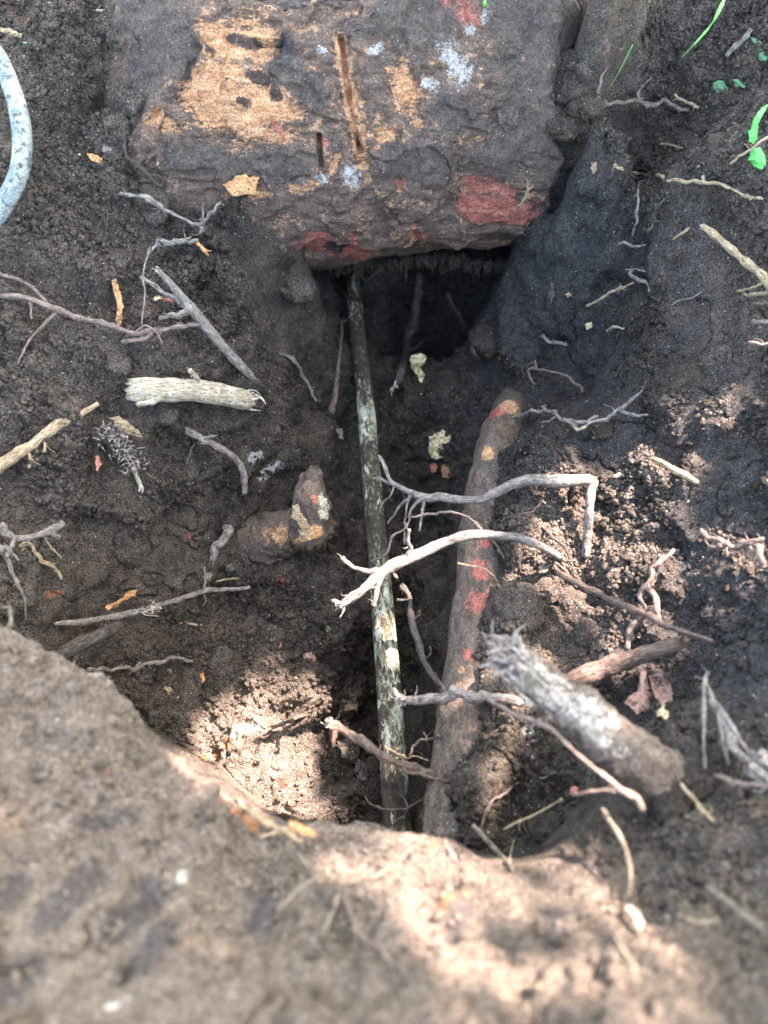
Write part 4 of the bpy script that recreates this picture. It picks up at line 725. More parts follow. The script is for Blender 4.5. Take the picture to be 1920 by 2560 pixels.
thin('curved pale blue grey stem standing on the near bank', [(1302,1748,5.2,.06),(1318,1775,6.0,.055),(1340,1810,6.0,.045),(1355,1850,6.8,.03),(1362,1890,6.8,.02),(1358,1935,6.0,.0)], 'straw', name='stem', cat='stem', wob=.05)
thin('blurred golden straw lying at the lower right', [(1527,1915,6.0,.015),(1560,1938,6.8,.016),(1600,1970,6.8,.016),(1680,2035,6.8,.016)], 'straw', name='straw', cat='straw', wob=.05)
thin('blurred golden rootlet left of the golden straw', [(1465,1975,4.5,.012),(1500,1985,5.2,.014),(1560,2000,5.2,.01)], 'straw')
thin('pale blurred twig below the pale curled chip', [(1325,2010,5.2,.014),(1345,2050,5.2,.016),(1365,2080,6.0,.016),(1378,2120,6.0,.012)], 'straw', name='twig', cat='twig', wob=.1)
thin('greenish pale straw on the near bank left of centre', [(698,1885,3.8,.02),(670,1905,4.5,.02),(630,1935,4.5,.018),(598,1968,4.5,.01)], 'straw', name='straw', cat='straw', wob=.05)
thin('pale straw with a knob end beside the greenish straw', [(730,1932,4.5,.015),(718,1968,4.5,.015),(705,2000,5.2,.012),(692,2022,7.5,.008)], 'straw', name='straw', cat='straw', wob=.05)
thin('tiny pale straw left of the knob ended straw', [(665,1965,3.8,.01),(655,1988,3.8,.01),(650,2005,3.8,.008)], 'straw', name='straw', cat='straw', wob=.05)
thin('yellow straw lying at the pit lip', [(622,1818,4.5,.02),(640,1845,4.5,.018),(664,1872,4.5,.012)], 'straw', name='straw', cat='straw', wob=.05)
thin('splintered grey twig along the pit lip beside the yellow straw', [(505,1722,4,.02),(540,1755,6,.02),(575,1785,7,.018),(620,1800,7,.018),(655,1815,5,.015)], 'tan_root', [[(600,1790,4,.02),(575,1800,3,.02),(560,1805,2,.02)],[(600,1790,4,.02),(625,1780,3,.02),(640,1772,2,.02)]], name='twig', cat='twig')
thin('thin pale stalk lying on the sunlit pit lip', [(888,1832,2.2,.012),(860,1860,3.0,.012),(830,1883,3.0,.01),(800,1900,2.2,.008)], 'straw', name='stalk', cat='stalk', wob=.1)
thin('blurred brown rootlet on the near bank by the knob ended straw', [(738,1935,3.8,.012),(760,1975,4.5,.012),(775,2015,4.5,.012),(810,2045,5.2,.012),(850,2085,3.8,.008)], 'pink_root')
thin('upright blurred stalk at the left of the near root', [(120,1755,4.5,.5),(124,1790,5.2,.495),(127,1820,4.5,.49)], 'straw', name='stalk', cat='stalk', wob=.05)
thin('faint blurred stalk at the far left of the near root', [(38,1735,5,.5),(34,1770,6,.495),(30,1805,5,.49)], 'pale_root', name='stalk', cat='stalk', wob=.05)
for k, (lab, pts) in enumerate([('upper tan rootlet jutting in from the right edge', [(1680,545+60,4,.03),(1650,612,4,.035),(1620,625,3,.03),(1595,628,3,.02)]), ('second tan rootlet jutting in from the right edge', [(1680,632,4,.03),(1640,637,4,.03),(1605,638,3,.02)]),
        ('pinkish root stub jutting in from the right edge', [(1690,698,7,.03),(1655,693,7,.03),(1631,690,5,.03)]), ('small pink rootlet jutting in below the pinkish stub', [(1690,748,5,.03),(1650,746,5,.03),(1620,741,4,.03)]), ('grey rootlet between the tan and pink ones at the right edge', [(1690,652,4,.03),(1650,656,4,.03),(1625,660,3,.02)])]):
    thin(lab, pts, 'tan_root' if k < 2 else 'pink_root')
thin('slender rootlet on the soil above the tan stick at right', [(1560,515,3,.01),(1562,530,3,.012),(1580,545,3,.01)], 'tan_root')
thin('tiny bent rootlet on the right slope', [(1450,640+20,2,.01),(1470,650,2,.015),(1500,640,2,.01),(1520,625,2,.01)], 'grey_root')
thin('short tan twig above the tan stick at right', [(1455,516,3,.01),(1472,505,3,.014),(1489,493,3,.012)], 'tan_root', name='twig', cat='twig', wob=.1)
thin('small rootlet fork in front of the largest red patch of the log', [(1122,448,3,.02),(1130,430,3,.03),(1142,408,2,.035)], 'tan_root', [[(1136,422,2,.03),(1145,408,2,.03),(1155,404,1.6,.03)],[(1138,415,2,.03),(1140,400,2,.03),(1142,390,1.6,.03)]])
thin('twisted rootlet on the bark soil at top right of the log', [(1140,130,3,.01),(1160,118,4,.012),(1175,110,4,.012),(1195,100,3,.01)], 'pink_root')
thin('little pale rootlet on the slope right of the grass blades', [(1455,207,3,.01),(1475,218,3,.012),(1508,231,3,.01)], 'tan_root')
thin('thin rootlet lying under the green leaf', [(1659,300,3,.03),(1630,315,3,.035),(1600,335,3,.03),(1580,355,3,.02)], 'tan_root')
thin('faint rootlet on the smooth soil in the upper right', [(1425,312,2,.01),(1450,313,2,.014),(1475,318,2,.01)], 'tan_root')
thin('rust coloured sliver root standing left of the pipe', [(738,690,3,.04),(735,760,4,.05),(728,820,5,.055),(722,860,7,.055),(715,890,7,.05)], 'brown_root', name='root', cat='root', wob=.3)
thin('dark root with white scuffed tip hanging under the log', [(905,590,9,.1),(903,640,10,.1),(893,700,11,.09),(885,720,11,.09),(878,760,9,.08),(865,800,10,.07),(856,832,6,.06)], 'dark_root', [[(880,770,4,.08),(900,755,3,.09),(918,738,2,.09)]], name='root', cat='root', wob=.2, fray=[(1,16,8,8)])
thin('thin twig on the sunlit pit floor casting a dark shadow', [(520,1620,3,.006),(548,1596,5,.014),(575,1575,4,.018),(615,1558,4,.02),(665,1545,3,.015)], 'brown_root', [[(560,1588,3,.016),(545,1575,2,.016),(520,1562,2,.01)]], name='twig', cat='twig')
thin('small twig on the pit floor under the cut stub', [(578,1205,2.5,.006),(592,1206,3,.01),(610,1208,2.5,.008)], 'tan_root', name='twig', cat='twig', wob=.1)
thin('thin bent stem on the pit floor right of the cut stub twig', [(622,1218,2,.008),(645,1238,2,.014),(660,1260,2,.008)], 'tan_root', name='stem', cat='stem', wob=.1)
thin('short straw lying level on the pit floor left of centre', [(380,1348,3,.008),(400,1346,3,.012),(438,1352,3,.01)], 'tan_root', name='straw', cat='straw', wob=.1)
thin('tiny pale straw crossing the upright stem on the pit floor', [(468,1256,2,.012),(490,1251,2,.014),(516,1249,2,.01)], 'tan_root', name='straw', cat='straw', wob=.1)
thin('dark fine rootlet on the left wall under the curved root', [(420,955,2,.01),(412,975,2,.014),(403,1005,2,.008)], 'brown_root')
thin('fine rust rootlet on the left wall', [(315,1020,2,.01),(335,1032,2.5,.014),(358,1036,2,.01)], 'brown_root')
thin('brown grass stem lying on the lower left wall', [(95,1155,2,.01),(105,1175,2,.014),(134,1208,2,.012)], 'tan_root', name='stem', cat='stem', wob=.2)
thin('pale root spike rising beside the near left root', [(22,1355,3,.57),(24,1330,3,.565),(20,1303,2,.56)], 'pale_root', name='spike', cat='spike', wob=.2)
# ------------------------------------------------------------------ hose
root('garden_hose', 'blue grey dirty hose curving in at the left edge', 'hose', 'hose', [(-60,60,19,.80),(-8,118,19,.79),(22,180,19,.785),(42,250,20,.78),(48,310,20,.78),(42,370,20,.78),(18,425,20,.785),(-12,470,20,.79),(-60,520,20,.80)], noise=.012, seg=24, wob=0)
# ------------------------------------------------------------------ leaves and green bits
def leaf(label, pts, mat, cat='leaf', hs=None, curl=.006, veins=True, name='leaf', lift=.012, tilt=(0, 0), seed=0, th=.0006):
    o = flake(name, pts, th, M[mat], None, curl, lift, seed, hs=hs, tilt=tilt); tag(o, label, cat); return o
leaf('bright green pointed leaf hanging at the right edge', [(1659,225),(1645,232),(1630,255),(1618,285),(1617,305),(1628,312),(1635,300),(1637,275),(1645,250)], 'green_leaf', lift=.03, seed=1)
leaf('bright green oval leaf tip just under the pointed leaf', [(1622,320),(1640,318),(1652,335),(1655,355),(1645,366),(1628,358),(1618,345)], 'green_leaf', lift=.03, seed=2)
leaf('dull green leaf scrap on the upper right slope', [(1540,180),(1560,170),(1572,190),(1570,200),(1548,200)], 'dull_green', seed=3)
leaf('small green scrap beside the dull green leaf', [(1582,172),(1595,170),(1612,186),(1605,192),(1590,186)], 'dull_green', seed=4)
leaf('blurred green leaf at the top right edge', [(1620,80),(1640,85),(1662,120),(1655,132),(1640,130),(1634,108)], 'dull_green', seed=5)
leaf('tiny bright green sprout at the top edge', [(1042,4),(1050,-2),(1052,10),(1046,16)], 'green_leaf', seed=6, hs=.82)
leaf('crumpled brown dead leaf at the top edge', [(1168,20),(1185,6),(1215,2),(1225,14),(1215,30),(1195,34),(1182,48),(1170,35)], 'dead_leaf', curl=-.01, lift=.02, seed=7)
leaf('large curled dead leaf on the right bank below the stout root', [(1350,1520),(1375,1490),(1385,1450),(1398,1445),(1400,1475),(1405,1500),(1400,1535),(1375,1540)], 'dead_leaf', curl=.008, lift=.03, tilt=(.0003, 0), seed=8)
leaf('dark folded dead leaf right of the large curled one', [(1402,1460),(1430,1450),(1452,1485),(1454,1510),(1435,1530),(1415,1505),(1408,1480)], 'dead_leaf', curl=-.012, lift=.025, seed=9)
leaf('grey wrinkled dead leaf lying above the shredded root clump', [(235,903),(255,898),(275,912),(300,930),(308,945),(285,940),(262,930)], 'tan_root', curl=.004, lift=.018, seed=10)
leaf('brown dead leaf on the shadowed pit floor', [(655,1412),(672,1408),(683,1420),(680,1435),(666,1445),(658,1432)], 'dead_leaf', lift=.01, seed=11)
def blade(label, pts, mat): return root('grass_blade', label, 'grass blade', mat, pts, noise=.05, wob=.1, seg=6, flat=.35)
blade('long green grass blade arching from the top right', [(1568,-8,3,.06),(1550,30,3.5,.06),(1530,62,3.5,.05),(1500,95,3,.04),(1472,125,2,.02)], 'grass')
blade('short pale green grass blade left of the long one', [(1366,98,2.5,.04),(1350,130,2.5,.03),(1335,158,2.5,.02),(1320,184,2,.01)], 'grass')
blade('tiny green grass blade under the top left corner', [(50,92,2.5,.01),(65,94,3,.012),(84,98,2,.01)], 'dull_green')
# ------------------------------------------------------------------ wood chips and bark scraps
CH = [('large pale yellow wood chunk half buried between pipe and thick root', 'cream_wood', [(928,945),(960,925),(985,910),(1008,918),(1005,945),(975,965),(965,985),(932,993),(926,970)], .016),
 ('small pinkish wood plug below the large yellow chunk', 'orange_wood', [(955,1005),(972,998),(978,1012),(970,1034),(955,1030)], .01), ('red scrap of bark left of the wood plug', 'red_bark', [(928,1005),(940,1000),(946,1008),(940,1020),(932,1022)], .008),
 ('pale yellow chunk in the shade under the log', 'cream_wood', [(886,770),(905,762),(921,768),(918,785),(905,795),(918,810),(910,828),(900,810),(888,795)], .01),
 ('yellow chip ending the rust coloured root', 'cream_wood', [(695,902),(712,896),(722,905),(705,928),(694,922)], .012), ('pinkish white chip between that yellow chip and the pipe', 'pale_root', [(728,915),(740,925),(742,950),(734,948),(726,930)], .010),
 ('yellow chip with a dark hole beside the pipe low down', 'cream_wood', [(722,1500),(750,1492),(775,1496),(770,1510),(748,1530),(725,1535),(717,1518)], .006),
 ('red leafy scrap on the pit floor', 'red_bark', [(590,1250),(600,1244),(618,1242),(615,1262),(605,1268),(600,1255)], .01), ('dark red scrap of bark below the red leafy one', 'brown_root', [(575,1270),(600,1262),(608,1280),(590,1295),(572,1285)], .008),
 ('tan scrap left of the red leafy scrap', 'tan_root', [(570,1250),(585,1247),(586,1265),(572,1268)], .008), ('grey pointed stone on the pit floor under the mottled stub', 'stone', [(488,1222),(500,1215),(508,1230),(498,1238),(486,1232)], .012),
 ('orange chip on the left pit floor', 'orange_wood', [(432,1455),(440,1453),(443,1470),(436,1478),(430,1468)], .008), ('thin orange chip right of the first orange chip', 'orange_wood', [(498,1478),(512,1470),(506,1488),(500,1512),(494,1498)], .008),
 ('pale split chip left on the pit floor', 'tan_root', [(352,1475),(364,1480),(374,1492),(368,1512),(358,1500)], .01), ('tiny tan chip in the rubble', 'tan_root', [(360,1440),(368,1440),(372,1452),(364,1456)], .008),
 ('small cream chip in the rubble', 'cream_wood', [(430,1366),(445,1360),(452,1368),(445,1376),(432,1374)], .008), ('tiny orange chip in the middle of the rubble', 'orange_wood', [(625,1342),(634,1335),(640,1346),(630,1352)], .008),
 ('rust chip standing in the rubble right of centre', 'red_bark', [(604,1388),(608,1385),(608,1405),(602,1408)], .008), ('round grey stone in the rubble', 'stone', [(680,1322),(692,1318),(702,1328),(698,1346),(684,1350),(678,1338)], .01),
 ('pink scrap in the rubble near the pipe', 'red_bark', [(722,1440),(734,1442),(732,1455),(722,1452)], .006), ('orange bark strip upright on the left bank', 'orange_wood', [(240,597),(248,595),(256,625),(266,650),(264,690),(258,708),(252,700),(256,665),(248,635)], .008),
 ('frayed tan bark strip above the orange strip', 'tan_root', [(228,556),(240,560),(264,582),(262,588),(245,578)], .01), ('small orange bark scrap on the upper left bank', 'orange_wood', [(186,333),(200,332),(221,342),(218,354),(200,348)], .008),
 ('grey rock shard on the upper left bank', 'stone', [(218,310),(240,305),(247,318),(240,335),(222,328)], .01), ('dark bark slab sticking from the upper left bank', 'bark_plain', [(172,272),(205,270),(238,285),(248,300),(225,303),(185,298)], .014),
 ('tiny white pebble by the orange scrap', 'pebble', [(168,332),(173,331),(175,336),(170,338)], .006), ('angular grey stone top left', 'stone', [(122,180),(135,178),(140,192),(132,200),(124,194)], .006),
 ('small blue grey plastic scrap by the long pale rootlet', 'pebble', [(1515,380),(1522,376),(1524,390),(1517,395)], .008), ('rounded tan pebble on the upper right slope', 'pebble', [(1521,222),(1535,219),(1545,226),(1542,233),(1525,233)], .008),
 ('dark flat stone at the right slope', 'crumb_brown', [(1530,290),(1560,285),(1590,300),(1588,330),(1562,382),(1540,375),(1534,330)], .004), ('grey bark flake on the dark soil', 'tan_root', [(1277,352),(1289,350),(1288,368),(1278,376)], .008),
 ('curled brown leaf scrap on the dark right slope', 'orange_wood', [(1123,955),(1130,950),(1132,975),(1122,992),(1111,992),(1116,978)], .014), ('tan chip near the top of the thick root', 'tan_root', [(1112,833),(1122,836),(1124,843),(1114,842)], .008),
 ('rusty sliver stuck upright in the dark right slope', 'brown_root', [(1190,610),(1200,608),(1196,640),(1190,660),(1186,640)], .01), ('pale speckled chip on the high right slope', 'cream_wood', [(1262,700),(1278,695),(1281,705),(1268,712)], .01),
 ('brown bark chip on the crumbly bench right of the thick root', 'brown_root', [(1076,1336),(1105,1334),(1112,1340),(1100,1348),(1078,1346)], .012), ('pale green lichen chip on the sunlit crumbs', 'stone', [(1163,1222),(1175,1218),(1186,1228),(1178,1237),(1164,1236)], .01),
 ('splintered wood chip lying on the dark lower right bank', 'cream_wood', [(968,1745),(975,1735),(1000,1725),(1045,1708),(1048,1714),(1020,1732),(990,1742),(972,1752)], .012), ('pale grey bark chip under the splintered root', 'grey_root', [(1100,1638),(1112,1632),(1155,1645),(1148,1662),(1110,1648)], .008),
 ('round nut like pebble with pale shell beside the dead leaves', 'cream_wood', [(1420,1535),(1435,1522),(1446,1535),(1442,1552),(1428,1558),(1420,1548)], .018), ('pink round berry like stone on the lower right bank', 'red_bark', [(1232,1702),(1240,1697),(1250,1704),(1250,1716),(1238,1722),(1231,1714)], .018),
 ('orange wood scrap at the pit lip', 'orange_wood', [(625,1770),(650,1780),(682,1798),(678,1810),(645,1800),(628,1788)], .022), ('pale curled chip on the near bank', 'grey_root', [(1348,1958),(1360,1953),(1385,1978),(1393,1995),(1386,2008),(1374,2000),(1365,1980)], .014),
 ('grey green stone in the bottom of the pit', 'stone', [(845-80,1645-10),(778,1640),(795,1660),(792,1682),(778,1690),(768,1670)], .012), ('pale angular stone above the grey green stone', 'stone', [(735,1615),(760,1610),(772,1625),(755,1640),(738,1635)], .012),
 ('tan bark sliver at the top of the left floor edge', 'orange_wood', [(225,1312),(255,1298),(280,1278),(297,1273),(290,1288),(260,1303),(235,1318)], .012), ('pale sandy chip at the far upper left', 'tan_root', [(0,58),(20,62),(48,72),(45,82),(20,75),(0,68)], .008),
 ('pale pinkish lump lying high on the sunlit slope', 'pale_root', [(1325,1025),(1345,1018),(1360,1022),(1350,1030),(1330,1032)], .012), ('crumbling orange bark knob on the rust rim left of the log', 'orange_wood', [(650,1012),(668,1008),(676,1014),(660,1022),(648,1024)], .01),
 ('small golden scrap on the shadowed soil by the twig', 'tan_root', [(1218,635),(1228,632),(1236,638),(1226,643)], .006), ('orange scrap on the left side of the sunlit floor', 'orange_wood', [(428,1632),(452,1625),(470,1632),(460,1648),(435,1645)], .006),
 ('thin yellow slip at the base of the thick root', 'cream_wood', [(985,1425),(996,1402),(998,1425),(990,1452),(984,1450)], .06), ('rust chip at the left edge of the log soil', 'orange_wood', [(355,1060),(356,1060),(357,1063),(355,1064)], .006)]
for k, (lab, mt, pts, li) in enumerate(CH[:-2]):
    kind = 'stone' if 'stone' in lab or 'pebble' in lab else ('leaf_scrap' if 'leaf' in lab else ('bark_scrap' if 'bark' in lab or 'sliver' in lab or 'strip' in lab else 'wood_chip'))
    big = 'chunk' in lab or 'stone' in lab or 'pebble' in lab
    leaf(lab, pts, mt, kind.replace('_', ' '), None, .004 if big else .002, name=kind, lift=li*(1 if li > .02 or big else .6), seed=40+k, th=.008 if big else .0022)
# ------------------------------------------------------------------ shredded clump
sc_ = bpy.data.objects.new('shredded_root', None); COL.objects.link(sc_)
mb = MB(); hc = hit([262, 290, 225], [970, 1005, 995]); g = np.random.default_rng(12)
tube(mb, [W(205,938,hc[0]-.01), W(240,950,hc[0]-.03), W(268,972,hc[0]-.035), W(292,1005,hc[1]-.03)], [.007, .011, .011, .006], 14, 8, .6, seed=3); mb.build('root_core', M['dark_root'], sc_)
mb = MB()
for k in range(170):
    t = g.random(); x = 232+62*t+g.normal(0, 11); y = 935+70*t+g.normal(0, 12); s = hc[0]-.048+.01*g.random(); a_ = g.uniform(0, 6.28); L = 8+15*g.random()
    tube(mb, [W(x, y, s+.006), W(x+L*.4*math.cos(a_), y+L*.4*math.sin(a_), s-.002), W(x+L*math.cos(a_), y+L*math.sin(a_), s+.008)], [.0011, .0009, .0003], 4, 3, .3, seed=k)
mb.build('torn_fibres', M['grey_fibre'], sc_)
mb = MB(); tube(mb, [W(288,1005,hc[1]-.03), W(296,1030,hc[1]-.03), W(303,1050,hc[1]-.03), W(300,1062,hc[1]-.03)], [.003, .0026, .0022, .001], 7, 5, .3, seed=4)
tube(mb, [W(303,1045,hc[1]-.03), W(308,1055,hc[1]-.03), W(307,1064,hc[1]-.03)], [.0016, .0012, .0008], 6, 4, .3, seed=5); mb.build('side_root', M['pale_root'], sc_)
flake('red_splinter', [(206,985),(214,982),(219,1000),(212,1018),(206,1016)], .004, M['red_bark'], sc_, lift=.02, seed=6)
tag(sc_, 'knot of shredded grey root fibres in the left bank beside a hollow', 'shredded root')
# ------------------------------------------------------------------ soil clods (one thing each)
CL = [(262,40,52,'big clod beside the upper left end of the log'),(250,130,46,'clod against the left end of the log'),(285,215,34,'clod in the corner at the lower left of the log'),(1225,50,60,'big clod beside the upper right end of the log'),(1238,150,54,'clod against the right end of the log'),(1215,250,46,'dark clod at the lower right corner of the log'),(1260,210,36,'clod just right of the log corner'),(330,420,30,'clod under the lower left corner of the log'),(640,610,34,'dark clod at the left corner of the hollow under the log'),(480,1430,36,'largest round soil clod in the pit floor rubble'),(403,1398+80,22,'round clod left of the largest clod'),(590,1365,26,'clod in the rubble right of the grey twig'),(660,1380,20,'clod in the rubble between orange chip and pipe'),(540,1350,18,'small clod above the middle of the rubble'),
 (410,1310,20,'flat clod touching the long grey twig'),(560,1330,22,'lumpy clod below the red leafy scrap'),(700,1400,16,'small clod close to the pipe'),(745,1620,24,'clod at the dark bottom left of the pipe'),(470,1330,16,'small clod under the twig end'),(620,1300,15,'small clod above the tiny orange chip'),(520,1440,15,'little clod right of the largest clod'),
 (1130,1310,46,'rough grey clod on the bench right of the thick root'),(1240,1310,34,'crumbly pinkish clod on the right bench'),(1360,1175,38,'smooth pale slab like clod in full sun on the right slope'),(1310,1235,36,'lower sunlit clod under the pale slab'),(1180,1275,26,'clod beside the lichen chip'),(1270,1365,24,'clod at the end of the smooth bench slab'),
 (1400,985,18,'sunlit clod on the right slope beside the pale stick'),(1418,1030,20,'second sunlit clod just below the pale stick'),(1542,875,18,'bright sunlit clod on the right rim'),(1575,922,13,'smaller bright clod below the one on the rim'),(1205,930,20,'dark clod under the branching rootlet'),(1300,925,26,'large dark clod right of the branching rootlet'),
 (1440,730,34,'rim clod on the right slope'),(1480,830,40,'big crumbling rim clod above the sunlit clods'),(250,560,26,'rounded clod on the left bank under the log'),(330,455,24,'clod beside the dark rootlet fork'),(110,1030,20,'clod by the tan peeling root'),(350,890,22,'clod under the pale stub'),(245,780,26,'clod above the pale stub on the left bank'),
 (1400,1640,36,'dark clod at the base of the splintered root'),(1460,1700,40,'large clod under the lower end of the splintered root'),(1180,1790,30,'dark clod at the lower right of the pit rim'),(1210,1650,26,'clod in the shade below the splintered root'),(660,1060+130,16,'clod under the cut stub'),(790,760,24,'dark clod beside the pipe under the log'),(960,830,30,'dark clod on the slope under the log'),(1050,720,34,'dark lump under the right end of the log')]
ch_ = hit([c[0] for c in CL], [c[1] for c in CL])
v5, f5 = ico(4)
CL += [(1240,300,46,'dark clod wedged in the gap right of the log',.95),(1212,352,38,'lower dark clod wedged in the gap right of the log',.975),(1275,255,34,'clod at the top of the gap right of the log',.91),(1500,1680,40,'soil clod heaped on the lower end of the splintered root',.585),(1545,1640,30,'clod above the buried end of the splintered root',.585),(1450,1745,40,'clod under the near side of the splintered root',.575)]; ch_ = np.append(ch_, [.95, .975, .91, .585, .585, .575])
for k, (cl, h) in enumerate(zip(CL, ch_)):
    x, y, r, lab = cl[:4]
    R_ = r*h/1659; g = np.random.default_rng(200+k); c = W(x, y, h)-np.array([0, 0, R_*.25])
    V = v5*np.array([1.1, .95, .72])
    V = V*(1+.55*fbm(V*1.1+k*3.1, 3, k)[:, None]+.16*cobble((V*2.4+k).astype(np.float32), k)[:, None]+.10*cobble((V*5+k).astype(np.float32), k)[:, None]+.05*fbm(V*9+k, 2, k)[:, None])*R_
    a_ = g.uniform(0, 6.28); V = V@np.array([[math.cos(a_), math.sin(a_), 0], [-math.sin(a_), math.cos(a_), 0], [0, 0, 1]])
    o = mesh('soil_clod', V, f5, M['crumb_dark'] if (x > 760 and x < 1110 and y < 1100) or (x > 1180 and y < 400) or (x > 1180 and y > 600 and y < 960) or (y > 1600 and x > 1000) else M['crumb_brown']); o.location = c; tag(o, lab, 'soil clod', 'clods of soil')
# fine root hairs: nobody could count them
mb = MB(); g = np.random.default_rng(77)
hx = g.uniform(10, 1650, 420); hy = g.uniform(10, 1750, 420); hh = hit(hx, hy, False)
for k in range(420):
    p = W(hx[k], hy[k], hh[k]); p = gpt(p[0], p[1]); 
    if hx[k] > 280 and hx[k] < 1240 and hy[k] < 640 or (hx[k] > 1100 and hy[k] < 800 and k % 2): continue
    a_ = g.uniform(0, 6.28); L = .006+.022*g.random()**2; pts = [p]
    for j in range(4):
        a_ += g.normal(0, .5); q = pts[-1]+np.array([math.cos(a_), math.sin(a_), 0])*L/4; q[2] = gpt(q[0], q[1])[2]+.0015+.0015*g.random(); pts.append(q)
    if abs(pts[-1][2]-pts[0][2]) > L*.8 or max(abs(pts[j+1][2]-pts[j][2]) for j in range(4)) > L*.35: continue
    r0 = .0003+.0004*g.random(); tube(mb, pts, [r0, r0, r0, r0*.8, r0*.4], 4, 2, .1, .6, seed=k)
o = mb.build('root_hairs', M['brown_root']); tag(o, 'hair fine pale rootlets strewn over the crumbly soil', 'root hairs', kind='stuff')
# pale grit grains
c = rng.choice(vis, 2600); r = .0004+.0007*rng.random(len(c))**2
scatter('grit', 'tiny pale mineral grains sprinkled over the dark soil', P2[c]+N[c]*r[:, None]*.5, r, M['pebble'], 0, 9, 'grit')
# ------------------------------------------------------------------ tree canopy added unseen overhead, gaps cut to shape the sun patches
LIT = [[(385,1660),(410,1590),(460,1540),(515,1500),(575,1488),(650,1495),(690,1540),(675,1600),(672,1660),(660,1720),(670,1775),(600,1765),(440,1710)],
 [(1150,1070),(1220,1060),(1290,1080),(1300,1200),(1240,1230),(1150,1200)],[(1320,1110),(1360,1040),(1400,1030),(1405,1180),(1390,1260),(1300,1280),(1290,1230)],[(1150,1200),(1240,1240),(1330,1290),(1300,1340),(1180,1300),(1110,1240)],
 [(1390,1200),(1440,1190),(1430,1290),(1440,1350),(1360,1400),(1345,1380),(1390,1290)],[(1365,960),(1415,965),(1440,1045),(1400,1045),(1375,1005)],[(1520,860),(1565,865),(1600,935),(1560,935)],[(1520,1140),(1600,1150),(1665,1170),(1665,1230),(1600,1210),(1530,1180)],
 [(655,1768),(800,1775),(930,1785),(1060,1850),(1200,1840),(1260,1860),(1330,1930),(1400,1990),(1440,2080),(1450,2230),(1080,2230),(1000,2150),(950,2060),(840,1960),(740,1880)],
 [(1270,1430),(1400,1395),(1480,1385),(1440,1420),(1300,1460)],[(1060,1420),(1180,1440),(1260,1540),(1200,1560),(1100,1490)],[(700,1550),(740,1560),(730,1610),(705,1600)],[(850,1490),(905,1500),(900,1525),(850,1530)]]
def inpoly(x, y, poly):
    c = np.zeros(len(x), bool); n = len(poly)
    for i in range(n):
        x1, y1 = poly[i]; x2, y2 = poly[(i+1) % n]
        c ^= ((y1 > y) != (y2 > y)) & (x < (x2-x1)*(y-y1)/(y2-y1+1e-9)+x1)
    return c
e1 = np.cross(SUN_V, [0, 0, 1.]); e1 /= np.linalg.norm(e1); e2 = np.cross(SUN_V, e1)
pts = []; soft = []
for poly in LIT:
    a_ = np.array(poly, float); gx_, gy_ = np.meshgrid(np.arange(a_[:, 0].min(), a_[:, 0].max(), 7), np.arange(a_[:, 1].min(), a_[:, 1].max(), 7)); gx_, gy_ = gx_.ravel(), gy_.ravel()
    k = inpoly(gx_, gy_, poly); h = hit(gx_[k], gy_[k]); pts.append(ray(gx_[k], gy_[k])*h[:, None]); soft.append(np.full(k.sum(), poly[0] == (655,1768)))
for x, y, s in [(x, y, s) for x, y, s in zip(np.linspace(735, 960, 24), np.concatenate([np.linspace(1300, 1215, 12), np.linspace(1210, 1165, 12)]), np.full(24, .80))]+[(745,1215,.79),(785,1228,.79),(886,1150,.79),(885,1180,.79),(808,1305,.79),(812,1280,.79),(735,1300,.79)]:
    pts.append(W(x, y, s)[None])
pts = np.vstack(pts); soft = np.concatenate(soft+[np.zeros(len(pts)-sum(map(len, soft)), bool)]); AB = np.column_stack([pts@e1, pts@e2])
cell = {}
def key(a, b): return (int(math.floor(a/.02)), int(math.floor(b/.02)))
for (a_, b_), sf in zip(AB, soft): cell.setdefault(key(a_, b_), []).append((a_, b_, sf))
ce = np.array([W(830, 1100, 1.0)@e1, W(830, 1100, 1.0)@e2])
g = np.random.default_rng(5); Vl = []; Fl = []; nl = 0
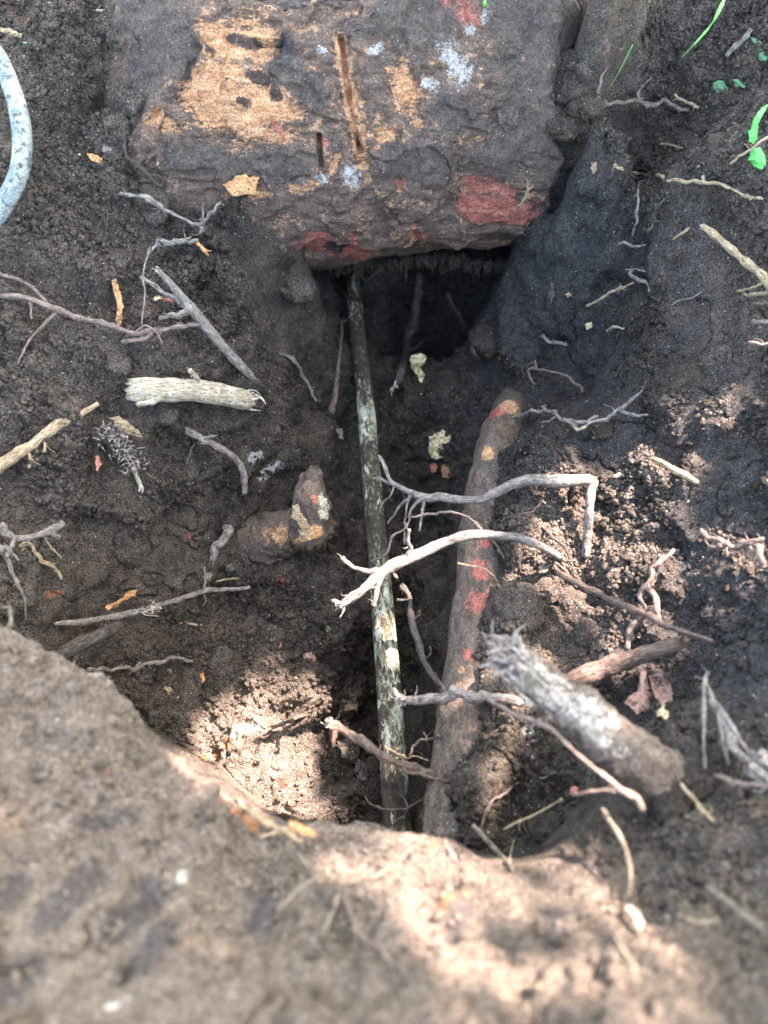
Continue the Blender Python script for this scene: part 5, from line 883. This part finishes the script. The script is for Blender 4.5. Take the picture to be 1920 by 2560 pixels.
for k in range(48000):
    a_ = ce[0]+g.uniform(-1.05, 1.05); b_ = ce[1]+g.uniform(-1.05, 1.05); L = .022+.03*g.random()
    kx, ky = key(a_, b_); bad = False; lim = L*.40
    for i in range(-3, 4):
        for j in range(-3, 4):
            for (u, v, sf) in cell.get((kx+i, ky+j), ()):
                if (u-a_)**2+(v-b_)**2 < lim*lim: bad = not sf or k % 100 < 94; break
            if bad: break
        if bad: break
    if bad: continue
    ctr = e1*a_+e2*b_+SUN_V*(1.75+.5*g.random()-0)
    d1 = e1*math.cos(k)+e2*math.sin(k)+SUN_V*g.normal(0, .3); d1 /= np.linalg.norm(d1); d2 = np.cross(SUN_V, d1)+SUN_V*g.normal(0, .3); d2 /= np.linalg.norm(d2); nn = np.cross(d1, d2)
    w_ = L*.36
    V = [ctr-d1*L*.5, ctr-d1*L*.2+d2*w_-nn*.004, ctr+d1*L*.2+d2*w_*.8-nn*.004, ctr+d1*L*.5, ctr+d1*L*.2-d2*w_*.8-nn*.004, ctr-d1*L*.2-d2*w_-nn*.004, ctr+nn*.003]
    Vl += V; Fl += [(nl+i, nl+(i+1) % 6, nl+6) for i in range(6)]; nl += 7
o = mesh('sun_screen_foliage', np.array(Vl), np.array(Fl), M['sun_screen'], smooth=False); tag(o, 'unseen leafy foliage added overhead, its gaps shaped to let sun flecks into the pit', 'foliage', kind='stuff')
# ------------------------------------------------------------------ put every thing's origin at the thing itself
for o in list(COL.objects):
    if o.parent is None and 'category' in o and o.get('kind') != 'stuff' and o.location.length < 1e-6:
        ms = ([o] if o.type == 'MESH' else [])+list(o.children)
        co = np.array([v.co for m_ in ms[:1] for v in m_.data.vertices]) if len(ms[0].data.vertices) < 20000 else None
        if co is None:
            co = np.empty(len(ms[0].data.vertices)*3, np.float32); ms[0].data.vertices.foreach_get('co', co); co = co.reshape(-1, 3)
        c = co.mean(0); c[2] = co[:, 2].min()
        for m_ in ms:
            n = len(m_.data.vertices); b = np.empty(n*3, np.float32); m_.data.vertices.foreach_get('co', b); b = (b.reshape(-1, 3)-c).astype(np.float32); m_.data.vertices.foreach_set('co', b.ravel()); m_.data.update()
        o.location = c
